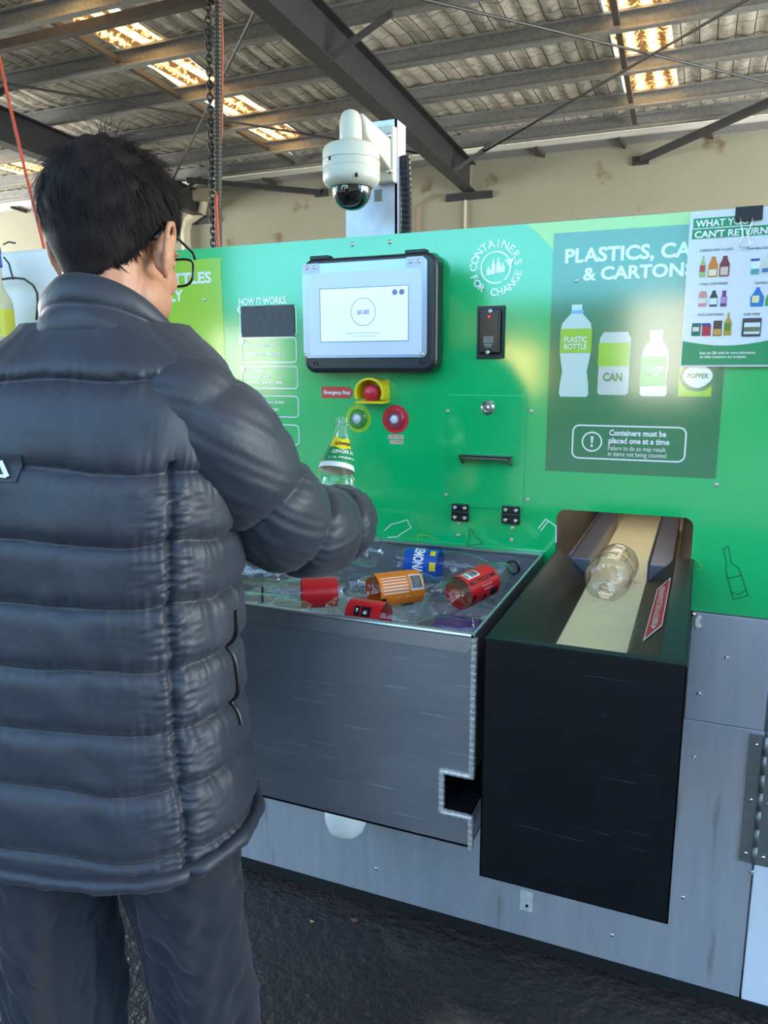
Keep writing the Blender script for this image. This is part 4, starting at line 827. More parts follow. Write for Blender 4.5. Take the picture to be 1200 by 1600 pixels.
# ================================================================== POST AND SECURITY CAMERA
M_cam = mat('camera_white', (202, 197, 178), .35, var=.05, vscale=12, spots=((130, 112, 86), 55, .30))
px0, px1 = -.824, -.693
PST = thing('camera_post', 'short white steel post behind the panel carrying the security camera', 'post', (-.766, .03, 1.25))
MB().box(px0, px1, .030, .036, 1.2, 2.035).box(px1-.004, px1, .030, .09, 1.2, 2.035).build('post', mat('galv_white_post', (214, 220, 236), .45, .25, var=.12, vscale=30), PST)
q = onY(591, 305, .029); MB().box(q[0]-.010, q[0]+.009, .0285, .0299, q[2]-.013, q[2]+.012).build('tape_square', mat('tape_square', (146, 140, 134), .8), PST)
pts = [(-.690+.012*math.sin(t*2.4), .06, 1.60+.36*t) for t in np.linspace(0, 1, 60)]
MB().tube(pts, [.0115+.002*(i % 2) for i in range(60)], 12).build('corrugated_conduit', MATS['black_plastic'], PST)
SCM = thing('security_camera', 'white dome security camera on a bracket above the green panel', 'camera', (-.75, .03, 1.86))
# wall plate + wedge arm + vertical neck
za, zb = 1.895, 2.016
MB().box(-.738, -.6905, .004, .030, za, zb).build('bracket_plate', M_cam, SCM, bevel=.003)
cxm, cym = -.748, -.100
R0 = Vector((cxm, cym, 0))
neck = MB(); neck.lathe([(.0235, 1.945), (.0235, 1.958), (.0245, 1.962), (.0245, 1.990), (.0238, 2.002), (.021, 2.012), (.016, 2.019), (.008, 2.0235), (0, 2.0245)], 28, Matrix.Translation((cxm, cym, 0)))
a = [(cxm+.008, cym+.01, 2.018), (-.712, .008, 1.985), (-.712, .008, 1.915), (cxm+.014, cym+.022, 1.972)]
ar = MB(); dv = Vector((-.712-cxm, .008-cym, 0)).normalized(); sd_ = Vector((-dv.y, dv.x, 0))*.020
ar.add([Vector(p)+sd_ for p in a]+[Vector(p)-sd_ for p in a], [(0, 1, 2, 3), (7, 6, 5, 4)]+[(i, i+4, (i+1) % 4+4, (i+1) % 4) for i in range(4)]); ar.build('bracket_arm', M_cam, SCM, bevel=.006, seg=3)
neck.build('bracket_neck', M_cam, SCM, smooth=True)
T0 = Matrix.Translation((cxm, cym, 0)) @ Matrix.Diagonal((.81, .81, .83, 1)); T0 = Matrix.Translation((0, 0, 1.872-1.862*.83)) @ T0
MB().lathe([(0, 1.972), (.030, 1.972), (.034, 1.968), (.066, 1.957), (.074, 1.950), (.077, 1.940), (.0775, 1.9195), (.0755, 1.9185), (.0755, 1.9170), (.0780, 1.9160), (.0780, 1.8995), (.0772, 1.8990), (.0772, 1.8980), (.0780, 1.8970), (.0775, 1.872), (.073, 1.862), (.057, 1.852), (.052, 1.852)], 48, T0).build('housing', M_cam, SCM, smooth=False)
for o in [c for c in SCM.children if c.name.startswith('housing')]: o.data.polygons.foreach_set('use_smooth', [True]*len(o.data.polygons)); e_ = o.modifiers.new('es', 'EDGE_SPLIT'); e_.split_angle = math.radians(40)
MB().lathe([(.0535, 1.853), (.0535, 1.844), (.050, 1.828), (.043, 1.815), (.033, 1.805), (.020, 1.799), (.008, 1.797), (0, 1.7965)], 40, T0).build('dark_dome', mat('smoked_dome', (10, 14, 13), .04, coat=1, coat_r=.02, ior=1.6), SCM, smooth=True)
MB().lathe([(.0542, 1.856), (.0560, 1.8515), (.0530, 1.850)], 40, T0).build('dome_ring', MATS['black_plastic'], SCM)
for ang in (-112, -55): 
    k = MB(); aa = math.radians(ang); c = (cxm+.062*math.cos(aa), cym+.062*math.sin(aa), 1.915 if ang == -112 else 1.878); k.ball(c, (.0035, .0035, .005)); k.build('screw_notch', M_dark, SCM)
for z in (1.993, 1.918): 
    k = MB(); k.lathe([(0, .004), (.004, .0038), (.0065, .002), (.007, 0)], 16, Matrix.Translation((-.700, .004, z)) @ Matrix.Rotation(math.pi/2, 4, 'X')); k.build('bolt', M_chrome, SCM, smooth=True)

# ================================================================== NOTICE SHEET AND CLIP
a = onY(1079, 331, -.012); b = onY(1061, 573, -.012); shx0, shz1, shz0 = a[0]+.0, a[2], b[2]; shx1 = shx0+.215
SH = thing('notice_sheet', 'laminated white notice headed what you can\'t return clipped to the panel', 'notice', (shx0+.1, -.012, shz0))
ys_ = -.012
MB().box(shx0, shx1, ys_, ys_+.0012, shz0, shz1).build('sheet', mat('laminated_paper', (228, 226, 232), .22, var=.02, vscale=20, coat=.4), SH)
M_ink = mat('notice_ink', (40, 74, 66), .4); M_ngreen = mat('notice_green', (24, 146, 92), .25)
def sy(px, py): q = onY(px, py, ys_); return q[0], q[2]
def sfill(nm, m_, P, lay=1): k = MB(); quad(k, [(x, ys_-.0005*lay, z) for x, z in P]); return k.build(nm, m_, SH)
def srect(nm, m_, p, q, lay=1): a = sy(*p); b = (sy(*q)[0], sy(p[0], q[1])[1]); return sfill(nm, m_, [(a[0], b[1]), (b[0], b[1]), (b[0], a[1]), (a[0], a[1])], lay)
def stext(nm, m_, s_, l, r, cap, lay=2, bold=.03):
    k = MB(); x0, z0 = sy(*l); x1, _ = sy(*r); z1 = sy(l[0], l[1]-cap)[1]; text_on(k, s_, lambda x, z: (x, ys_-.0005*lay, z), x0, x1, z0, z1-z0, bold); return k.build(nm, m_, SH)
srect('heading_bar', M_ngreen, (1084, 342), (1173, 357)); srect('heading_bar', M_ngreen, (1082, 359), (1203, 374))
stext('heading', M_white, 'WHAT YOU', (1087, 355), (1169, 350), 10.5); stext('heading', M_white, "CAN'T RETURN", (1085, 372), (1199, 366), 10.5)
for s_, l, r in (('CORDIALS AND >1L JUICE', (1093, 393.5), (1145, 392)), ('PLAIN MILK AND WATER', (1168, 390.5), (1216, 389)), ('<150mL CONTAINERS', (1092, 446), (1137, 445)), ('CLEANING PRODUCTS', (1179, 444), (1222, 443)), ('FOOD CONTAINERS', (1090, 494), (1130, 493)), ('CASK WINE', (1162, 493), (1187, 492))): stext('caption', M_ink, s_, l, r, 3.8, 2, .01)
SC_ = 1.0
def mini(nm, col, px0, py0, py1, prof, lay=2):
    m_ = mat('ink_%d_%d_%d' % col, col, .35); x0, z0 = sy(px0, py0); _, z1 = sy(px0, py1); kx = (sy(px0+10, py0)[0]-sy(px0-10, py0)[0])/20
    return sfill(nm, m_, [(x0-w*kx, z0+(z1-z0)*h) for h, w in prof]+[(x0+w*kx, z0+(z1-z0)*h) for h, w in reversed(prof)], lay)
bot = lambda w, n=1.6: [(0, w), (.55, w), (.72, w*.55), (.78, n), (1, n)]
jug = lambda w: [(0, w*.9), (.05, w), (.6, w), (.8, w*.6), (.9, w*.45), (1, w*.45)]
can = lambda w: [(0, w*.92), (.04, w), (.96, w), (1, w*.92)]
mini('cordial_picture', (170, 196, 120), 1097, 433, 400, bot(5)); mini('label_picture', (196, 60, 60), 1097, 425, 415, can(4), 3)
mini('juice_picture', (222, 126, 40), 1113, 433, 401, jug(7.5)); mini('label_picture', (244, 226, 190), 1113, 431, 421, can(6), 3)
mini('juice_picture', (132, 34, 54), 1131, 432, 400, jug(8)); mini('label_picture', (226, 196, 170), 1131, 430, 417, can(6), 3)
mini('milk_carton_picture', (232, 240, 246), 1179, 430, 403, can(7)); mini('label_picture', (40, 70, 150), 1180, 408, 404, can(7), 3); mini('label_picture', (80, 160, 160), 1179, 429, 420, can(6.5), 3)
mini('milk_bottle_picture', (214, 216, 196), 1198, 427, 396, jug(8)); mini('label_picture', (60, 110, 170), 1198, 425, 419, can(7.5), 3)
mini('yoghurt_drink_picture', (226, 150, 136), 1097, 479, 455, [(0, 6), (.4, 6.5), (.52, 5), (.6, 6.5), (.85, 6), (1, 4)]); mini('label_picture', (240, 226, 216), 1097, 474, 466, can(6), 3)
mini('small_bottle_picture', (52, 60, 58), 1114, 479, 454, jug(6)); mini('label_picture', (226, 236, 232), 1114, 476, 466, can(5.6), 3)
mini('small_bottle_picture', (116, 50, 120), 1130, 479, 454, bot(5, 3)); mini('label_picture', (190, 140, 190), 1130, 474, 464, can(4.6), 3)
mini('detergent_picture', (28, 116, 196), 1182, 479, 449, [(0, 10), (.5, 10.5), (.8, 5), (.9, 3), (1, 3)]); mini('label_picture', (236, 226, 160), 1180, 473, 462, can(5.5), 3); mini('spray_picture', (80, 160, 70), 1199, 478, 460, jug(4))
mini('bean_tin_picture', (40, 110, 90), 1087, 525, 505, can(7)); mini('jam_jar_picture', (190, 40, 60), 1103, 525, 508, can(7)); mini('jar_lid_picture', (50, 70, 150), 1103, 509, 505, can(7), 3); mini('soup_carton_picture', (84, 60, 54), 1120, 525, 501, can(6.8)); mini('label_picture', (220, 150, 70), 1120, 524, 514, can(6), 3); mini('oil_bottle_picture', (190, 150, 30), 1136, 524, 489, bot(6)); mini('label_picture', (90, 130, 50), 1136, 516, 505, can(4.4), 3); mini('label_picture', (240, 220, 210), 1087, 518, 511, can(5), 3)
mini('wine_cask_picture', (64, 62, 66), 1173, 526, 497, can(15)); mini('label_picture', (226, 226, 220), 1174, 522, 504, can(12.5), 3); mini('label_picture', (110, 116, 84), 1174, 518, 511, can(12.5), 4)
gs = [sy(1062, 571), sy(1064, 532)]; L_ = [(shx0+.002, shz0+.003), (shx1-.002, shz0+.003)]; zt = sy(1064, 533)[1]
sfill('green_footer', M_ngreen, [(shx0+.002, shz0+.003), (shx1-.002, shz0+.003)]+[(shx1-.002-(shx1-shx0-.004)*t, zt-.010*math.sin(math.pi*min(1, (1-t)*1.3))) for t in np.linspace(0, 1, 16)])
stext('footer_lettering', M_white, 'Scan the QR code for more information', (1093, 553.5), (1180, 553), 4.2, 2, .015); stext('footer_lettering', M_white, 'on what containers are accepted.', (1093, 559.5), (1166, 559), 4.2, 2, .015)
c0 = onY(1148, 346, -.014); c1 = onY(1193, 320, -.014)
CL = thing('binder_clip', 'black binder clip holding the notice sheet at the panel top', 'clip', (c0[0], -.014, c0[2]))
k = MB(); k.prism([(c0[0], -.014, c0[2]), (c0[0], -.020, c0[2]), (c0[0], -.012, c1[2]), (c0[0], .010, c1[2]), (c0[0], .016, c0[2]), (c0[0], .010, c0[2]), (c0[0], .004, c1[2]-.004), (c0[0], -.009, c1[2]-.004)], (c1[0]-c0[0], 0, 0)); k.build('clip_body', mat('clip_black', (34, 33, 33), .55, bump=.3, bscale=300), CL)
def cy(px, py): q = onY(px, py, -.021); return (q[0], -.021, q[2])
MB().tube([cy(*p) for p in [(1157, 340), (1158, 350), (1161, 368), (1159, 374), (1155, 380), (1156, 385), (1162, 387), (1169, 386), (1172, 381), (1169, 374), (1168, 367), (1174, 350), (1176, 340)]], .0011, 8).build('wire_handle', M_chrome, CL, smooth=True)

# ================================================================== WHITE BAG FRAME AND SPRAY BOTTLE AT THE LEFT
M_sheet = mat('white_woven_sheet', (238, 234, 226), .6, var=.05, vscale=3, bump=.15, bscale=300)
BG = thing('bulk_bag', 'white bulk bag with wire loops standing left of the machine', 'bag', (-2.0, .3, 0))
bx0, bx1, by0, by1, bz1 = -2.62, -1.70, .10, .95, 1.836
xs_ = []; P = np.zeros((26, 48, 3)); Pr = rrect(bx0, bx1, by0, by1, .07, 12)
for i, z in enumerate(list(np.linspace(.0, bz1-.03, 22))+[bz1-.015, bz1-.004, bz1, bz1]):
    for j in range(48):
        x, y = Pr[j]; s_ = 1 if i < 22 else (.99, .965, .92, .5)[i-22]; cxx, cyy = (bx0+bx1)/2, (by0+by1)/2
        wv = .012*math.sin(z*5+j*.9)+.008*math.sin(j*2.3+z*9); wv *= (1 if 0 < z < bz1-.02 else .2)
        P[i, j] = (cxx+(x-cxx)*s_*(1+wv), cyy+(y-cyy)*s_*(1+wv), z)
k = MB(); k.grid(P, True); k.add(P[-1], [tuple(range(48))]); k.build('bag_body', M_sheet, BG, smooth=True)
def bw(px, py): q = onY(px, py, .07); return (q[0], .07, q[2])
MB().tube([bw(*p) for p in [(-6, 440), (6, 436), (21, 434), (38, 436), (52, 446), (58, 458), (59, 475), (57, 500)]], .0035, 8).build('wire_loop', M_brown, BG, smooth=True)
MB().tube([bw(*p) for p in [(6, 402), (14, 412), (17, 424), (21, 437)]], .0028, 8).build('wire_tie', M_brown, BG, smooth=True)
MB().tube([bw(*p) for p in [(5, 382), (14, 378), (24, 380)]], .0025, 8).build('wire_tie', M_brown, BG, smooth=True)
SHV = MB(); q = onY(2, 536, -.02); SHV.box(q[0]-.30, q[0]+.14, -.12, .09, q[2]-.02, q[2]); 
for x in (q[0]-.28, q[0]+.12):
    for y in (-.10, .07): SHV.box(x-.012, x+.012, y-.012, y+.012, 0, q[2]-.02)
tag(centre_origin(SHV.build('steel_stand', M_steel2)), 'narrow steel stand under the spray bottle left of the man', 'stand')
SB = thing('spray_bottle', 'spray bottle of yellow liquid with a blue trigger at the left edge', 'bottle', (q[0], -.02, q[2]))
T_ = Matrix.Translation((q[0]-.006, -.02, q[2]+.0005)); 
MB().lathe([(0, 0), (.044, 0), (.047, .005), (.047, .10), (.046, .115), (.041, .130), (.030, .150), (.024, .168), (.021, .190), (.0, .190)], 30, T_).build('bottle_body', mat('yellow_bottle', (214, 206, 168), .35, coat=.3), SB, smooth=True)
MB().lathe([(.0474, .018), (.0474, .096)], 30, T_).build('yellow_liquid', mat('yellow_liquid', (232, 222, 70), .35), SB, smooth=True)
k = MB()
for i in range(6): k.add([(T_.translation.x+(.0478)*math.cos(a), -.02+.0478*math.sin(a), q[2]+.03+i*.011+dz) for dz in (0, .0014) for a in np.radians(np.linspace(-75, -35, 5))], [(j, j+1, j+6, j+5) for j in range(4)])
k.build('measure_mark', mat('mark_ink', (120, 116, 60), .5), SB)
k = MB(); k.lathe([(.024, .186), (.0245, .212), (.020, .216), (0, .216)], 24, T_); k.build('collar', MATS['camera_white'], SB)
x0 = q[0]-.006; z0 = q[2]; k = MB(); k.prism([(x0+a, -.032, z0+b) for a, b in ((-.018, .212), (.014, .212), (.018, .240), (.030, .256), (.028, .274), (-.02, .280), (-.06, .276), (-.075, .262), (-.03, .250), (-.018, .236))], (0, .024, 0)); k.prism([(x0+a, -.029, z0+b) for a, b in ((.016, .262), (.030, .262), (.033, .215), (.024, .213))], (0, .018, 0)); k.build('trigger_head', mat('blue_trigger', (22, 56, 150), .35), SB, bevel=.003)
# ================================================================== HANGING CHAIN, CONDUIT, HOSE, RED ROPE
yc = 2.6
def hy(px, py): q = onY(px, py, yc); return q
zt = 4.19
a = hy(322, 0); b = hy(335, 395); dz = lambda px0, px1, t: None
def vline(p0, p1): a = hy(*p0); b = hy(*p1); d = (b-a)/(b[2]-a[2]); return lambda z: a+d*(z-a[2])
f = vline((325, 30), (333, 380)); CHN = thing('hoist_chain', 'dark steel chain hanging beside the corrugated conduit behind the panel', 'chain', tuple(f(1.0)))
lk = MB(); zz = 1.0; i = 0
while zz < zt:
    c = f(zz); an = 0 if i % 2 else math.pi/2; P = []
    for t in np.linspace(0, 2*math.pi, 13): u = .015*math.cos(t); v = .027*math.sin(t); P.append((c[0]+u*math.cos(an+.6), c[1]+u*math.sin(an+.6), zz+v))
    lk.tube(P, .0055, 6, False); zz += .036; i += 1
lk.build('chain_links', M_rust, CHN, smooth=True)
f = vline((341, 30), (341, 395)); P = [tuple(f(z)) for z in np.arange(1.0, zt, .012)]
o = MB().tube(P, [.022+.0035*(i % 2) for i in range(len(P))], 14).build('corrugated_hose', mat('hose_grey', (62, 58, 52), .5, .1, var=.25, vscale=12)); tag(centre_origin(o), 'grey corrugated conduit hanging from the roof behind the machine', 'hose')
P = [tuple(hy(px, py)+np.array([0, -.03, 0])) for px, py in [(339, 60), (338, 200), (338, 250), (342, 320), (346, 400)]]; P = [(a_, b_+dy, c_) for (a_, b_, c_), dy in zip(P, (.085, .085, .06, .0, 0))]; P = [(P[0][0], P[0][1], zt)]+P+[(P[-1][0], P[-1][1], 1.0)]
o = MB().tube(P, .011, 10).build('orange_hose', mat('orange_hose', (168, 70, 34), .5), smooth=True); tag(centre_origin(o), 'orange hose twisted along the hanging chain and conduit', 'hose')
P = [tuple(onY(px, py, 2.6)) for px, py in [(-12, 40), (12, 150), (40, 270), (66, 376)]]; d = (P[3][0]-P[2][0])/(P[3][2]-P[2][2]); P = [(P[0][0]+d*(zt-P[0][2]), 2.6, zt)]+P+[(P[3][0]+d*(1.0-P[3][2]), 2.6, 1.0)]
o = MB().tube(P, .011, 10).build('red_rope', mat('red_rope', (184, 78, 60), .6), smooth=True); tag(centre_origin(o), 'thin red rope hanging from the roof left of the man', 'rope')
# small litter on the wet floor
for (px, py, c, s_, lb) in ((553, 1438, (130, 84, 56), .010, 'small brown leaf scrap on the wet floor below the tub'), (487, 1440, (190, 176, 120), .005, 'tiny pale crumb on the wet floor left of the leaf scrap'), (222, 1500, (196, 190, 182), .007, 'tiny white paper fleck on the floor between the trouser legs'), (1108, 1558, (176, 124, 84), .009, 'small orange leaf bit on the floor near the white door')):
    p = onZ(px, py, .001); k = MB(); n_ = 9; k.prism([(p[0]+s_*(1+.4*math.sin(3*t))*math.cos(t), p[1]+.7*s_*math.sin(t), .0005) for t in np.linspace(0, 6.283, n_+1)[:-1]], (0, 0, .0025)); tag(centre_origin(k.build('floor_litter', mat('litter_%d' % c[0], c, .8))), lb, 'litter')
# ================================================================== THE MAN
PHI = math.radians(10); PO_ = np.array([-.835, -.875])
fwd = np.array([-math.sin(PHI), math.cos(PHI)]); rgt = np.array([math.cos(PHI), math.sin(PHI)])
def LW(l, f, z): p = PO_+rgt*l+fwd*f; return np.array([p[0], p[1], z])
M_skin = mat('skin', (186, 128, 96), .5, var=.06, vscale=30, bump=.1, bscale=300)
def nylon(name, col, rough=.46):
    return mat(name, col, .52, var=.10, vscale=14, bump=.35, bscale=90, sheen=.08)
M_jkt = nylon('navy_nylon', (40, 43, 53)); M_trs = mat('navy_cotton', (22, 23, 33), .85, var=.10, vscale=10, bump=.2, bscale=500, sheen=.12)
# ---- head frame
HO = dep(182, 396, 1.075); hy_ = math.radians(8); hp = math.radians(-12)
hf = np.array([-math.sin(hy_)*math.cos(hp), math.cos(hy_)*math.cos(hp), math.sin(hp)]); hr = np.array([math.cos(hy_), math.sin(hy_), 0]); hu = np.cross(hr, hf)
def HW(p): return HO+hr*p[0]+hf*p[1]+hu*p[2]
def capsule(mb, a, b, ra, rb, n=16):
    a = np.array(a, float); b = np.array(b, float); d = b-a; L = np.linalg.norm(d); d = d/L
    pr = [(ra*math.cos(t), -ra*math.sin(t)) for t in np.linspace(math.pi/2, 0, 6)]+[(rb*math.cos(t), L+rb*math.sin(t)) for t in np.linspace(0, math.pi/2, 6)]
    pr[0] = (1e-5, pr[0][1]); pr[-1] = (1e-5, pr[-1][1])
    z = Vector(d); x = z.orthogonal().normalized(); y = z.cross(x); M = Matrix.Translation(Vector(a)) @ Matrix((x, y, z)).transposed().to_4x4(); mb.lathe(pr, n, M, None, True)
def hball(mb, c, r, n=24, m=16, tilt=None):
    k = MB(); k.ball((0, 0, 0), r, n, m); T_ = Matrix.Identity(3) if tilt is None else tilt
    mb.add([HW(np.array(c)+np.array(T_ @ Vector(p))) for p in k.v], k.f)
B = MB()
hball(B, (0, -.012, .045), (.077, .096, .084)); hball(B, (0, -.030, .015), (.066, .068, .075)); hball(B, (0, .034, -.02), (.061, .056, .086)); hball(B, (0, .045, -.078), (.046, .042, .036)); hball(B, (0, .040, .06), (.062, .05, .05))
for s in (-1, 1):
    hball(B, (s*.038, .052, -.022), (.025, .032, .028)); hball(B, (s*.045, .02, -.06), (.024, .045, .035)); hball(B, (s*.030, .083, .012), (.016, .012, .008))
    hball(B, (s*.028, .082, .026), (.024, .012, .006))
    # ear: bowl and rim
    tl = Matrix.Rotation(math.radians(-s*28), 3, 'Z')
    hball(B, (s*.078, -.006, -.004), (.010, .017, .030), 18, 12, tl)
    ring = [(s*.079, .012, .004), (s*.084, .010, .026), (s*.089, -.004, .036), (s*.093, -.020, .030), (s*.094, -.026, .010), (s*.090, -.022, -.012), (s*.083, -.010, -.030), (s*.079, .002, -.034)]
    for a, b in zip(ring[:-1], ring[1:]): capsule(B, HW(a), HW(b), .0046, .0046, 8)
for a, b, r1, r2 in (((0, .088, .018), (0, .108, -.022), .008, .012), ((-.012, .100, -.026), (.012, .100, -.026), .008, .008)): capsule(B, HW(a), HW(b), r1, r2)
hball(B, (0, .091, -.055), (.024, .009, .006)); hball(B, (0, .090, -.064), (.020, .009, .006))
capsule(B, HW((0, -.025, -.02)), LW(.052, .012, 1.46), .056, .058); capsule(B, HW((0, .015, -.06)), LW(.05, .03, 1.46), .045, .058)
# torso and legs under the clothes
for l in (-.09, .09): capsule(B, LW(l, 0, 1.36), LW(l*.8, 0, 1.0), .095, .09)
capsule(B, LW(-.14, 0, 1.395), LW(.14, 0, 1.395), .055, .055); capsule(B, LW(0, 0, 1.36), LW(0, -.005, .98), .11, .10); capsule(B, LW(-.07, 0, .93), LW(.07, 0, .93), .10, .10)
LEG = {1: (LW(.095, -.01, .93), dep(322, 1590, 1.165)), -1: (LW(-.095, -.01, .93), dep(95, 1590, 1.12))}
FOOT = {}
for s in (1, -1):
    h, k = LEG[s]; ank = np.array([k[0]+(k[0]-h[0])*.35, k[1]+(k[1]-h[1])*.35-.01, .085]); FOOT[s] = ank
    capsule(B, h, k, .068, .034); capsule(B, k, ank, .034, .030); toe = ank+np.array([fwd[0]*.15+s*rgt[0]*.03, fwd[1]*.15, -.052]); heel = ank+np.array([-fwd[0]*.04, -fwd[1]*.04, -.047]); capsule(B, heel, toe, .036, .030); capsule(B, ank, heel, .038, .034)
# arms
SH_R = LW(.185, .0, 1.395); EL_R = dep(468, 832, 1.245); WR_R = dep(544, 806, 1.455)
SH_L = LW(-.185, .0, 1.395); EL_L = LW(-.285, .06, 1.15); WR_L = LW(-.16, .25, 1.135)
for a, b, c in ((SH_R, EL_R, WR_R), (SH_L, EL_L, WR_L)): capsule(B, a, b, .052, .042); capsule(B, b, c, .042, .029)
def hand_grip(base, axis, r, wrist):
    """palm and five fingers closed round a cylinder"""
    k = np.array(axis)/np.linalg.norm(axis); e1 = wrist-base; e1 = e1-k*(e1@k); e1 /= np.linalg.norm(e1); e2 = np.cross(k, e1)
    if e2 @ hr < 0: pass
    at = lambda ang, h, rr: base+(e1*math.cos(ang)+e2*math.sin(ang))*rr+k*h
    for h in (.026, .008, -.010, -.026): capsule(B, at(-.25, h*.8, r+.030), at(.35, h, r+.014), .013, .0115, 10)
    capsule(B, wrist, at(-.3, 0, r+.034), .027, .024)
    for h, sc in ((.029, .92), (.0095, 1.0), (-.010, .96), (-.028, .8)):
        an = [.35, .35+.85*sc, .35+1.45*sc, .35+1.95*sc]; pr = [at(a, h-.004*i, r+.0088) for i, a in enumerate(an)]
        for i in range(3): capsule(B, pr[i], pr[i+1], .0094-.0006*i, .0088-.0006*i, 10)
    th = [at(-.45, .012, r+.026), at(-.75, .030, r+.016), at(-1.25, .042, r+.0105), at(-1.7, .048, r+.0095)]
    for i in range(3): capsule(B, th[i], th[i+1], .0125-.0015*i, .0112-.0012*i, 10)
GB = HBASE+hax*.085; hand_grip(GB, hax, .0425, WR_R)
# left hand reaching over the tub, slightly curled
wv = WR_L-EL_L; wd_ = wv/np.linalg.norm(wv); sdv = np.cross(wd_, [0, 0, 1.0]); sdv /= np.linalg.norm(sdv); dn = np.cross(wd_, sdv); dn = dn if dn[2] < 0 else -dn
pc = WR_L+wd_*.055
for q_ in (-.026, -.009, .009, .026): capsule(B, WR_L+wd_*.01+sdv*q_*.5, WR_L+wd_*.085+sdv*q_, .014, .011, 10)
for q_, ln in ((-.028, .060), (-.0095, .072), (.0095, .078), (.028, .070)):
    p0 = WR_L+wd_*.085+sdv*q_; p1 = p0+(wd_*.9+dn*.35)*ln*.45; p2 = p1+(wd_*.6+dn*.75)*ln*.32; p3 = p2+(wd_*.25+dn*.95)*ln*.25
    for a, b, r1 in ((p0, p1, .0095), (p1, p2, .0088), (p2, p3, .008)): capsule(B, a, b, r1, r1-.0007, 10)
p0 = WR_L+wd_*.025+sdv*.026; p1 = p0+sdv*.03+wd_*.028+dn*.01; p2 = p1+wd_*.03+dn*.012+sdv*.004
capsule(B, p0, p1, .0125, .0108, 10); capsule(B, p1, p2, .0105, .0088, 10)
PB = np.array([PO_[0], PO_[1], 0.0])
def remeshed(mb, name, m, voxel, it, parent=None, loc=None):
    me = bpy.data.meshes.new(name+'_raw'); me.from_pydata([tuple(p) for p in mb.v], [], mb.f); o = bpy.data.objects.new(name+'_raw', me); COL.objects.link(o)
    bm = bmesh.new(); bm.from_mesh(me); bmesh.ops.recalc_face_normals(bm, faces=bm.faces); bm.to_mesh(me); bm.free()
    r_ = o.modifiers.new('r', 'REMESH'); r_.mode = 'VOXEL'; r_.voxel_size = voxel; r_.use_smooth_shade = True
    s_ = o.modifiers.new('s', 'SMOOTH'); s_.factor = .5; s_.iterations = it
    dg = bpy.context.evaluated_depsgraph_get(); dg.update(); ev = o.evaluated_get(dg); m2 = bpy.data.meshes.new_from_object(ev); m2.name = name
    bpy.data.objects.remove(o); V = np.empty(len(m2.vertices)*3); m2.vertices.foreach_get('co', V); V = V.reshape(-1, 3); V -= loc; m2.vertices.foreach_set('co', V.ravel())
    m2.materials.clear(); m2.materials.append(m); m2.polygons.foreach_set('use_smooth', [True]*len(m2.polygons))
    r = bpy.data.objects.new(name, m2); COL.objects.link(r); r.location = loc; OFF[r.name] = tuple(loc); return r
MAN = remeshed(B, 'person', M_skin, .0034, 3, None, PB)
tag(MAN, 'man in a navy puffer jacket and glasses seen from behind holding up a bottle', 'person')
# ---- smooth pseudo noise
def snoise(seed, n=14, fmin=1, fmax=6):
    rg = np.random.default_rng(seed); K = rg.uniform(-1, 1, (n, 2)); K /= np.linalg.norm(K, axis=1)[:, None]; K *= rg.uniform(fmin, fmax, (n, 1)); ph = rg.uniform(0, 6.28, n)
    return lambda u, v: sum(np.sin(K[i, 0]*u+K[i, 1]*v+ph[i]) for i in range(n))/math.sqrt(n)
# ---- jacket body
ZK = np.array([.785, .83, .95, 1.05, 1.18, 1.28, 1.36, 1.42, 1.465, 1.495, 1.52, 1.54])
AK = np.array([.226, .230, .222, .217, .213, .216, .214, .206, .188, .158, .120, .090])
LK = np.array([0, 0, 0, 0, .004, .012, .020, .030, .040, .046, .050, .052])
BK = np.array([.160, .164, .156, .152, .146, .146, .142, .134, .120, .105, .090, .080])
FK = np.array([.0, .0, .0, .0, .0, -.003, .0, .006, .014, .020, .026, .028])
SEAMS = np.array([.770, .812, .912, .997, 1.082, 1.166, 1.252, 1.345, 1.462, 1.56])
n1 = snoise(1, 16, 2, 9); n2 = snoise(2, 16, 8, 26); n3 = snoise(5, 12, 20, 70)
def smooth_interp(z, K):
    # cubic-ish by averaging shifted linear interpolations
    return sum(np.interp(z+d, ZK, K) for d in (-.02, -.01, 0, .01, .02))/5
TSIDE = -.62
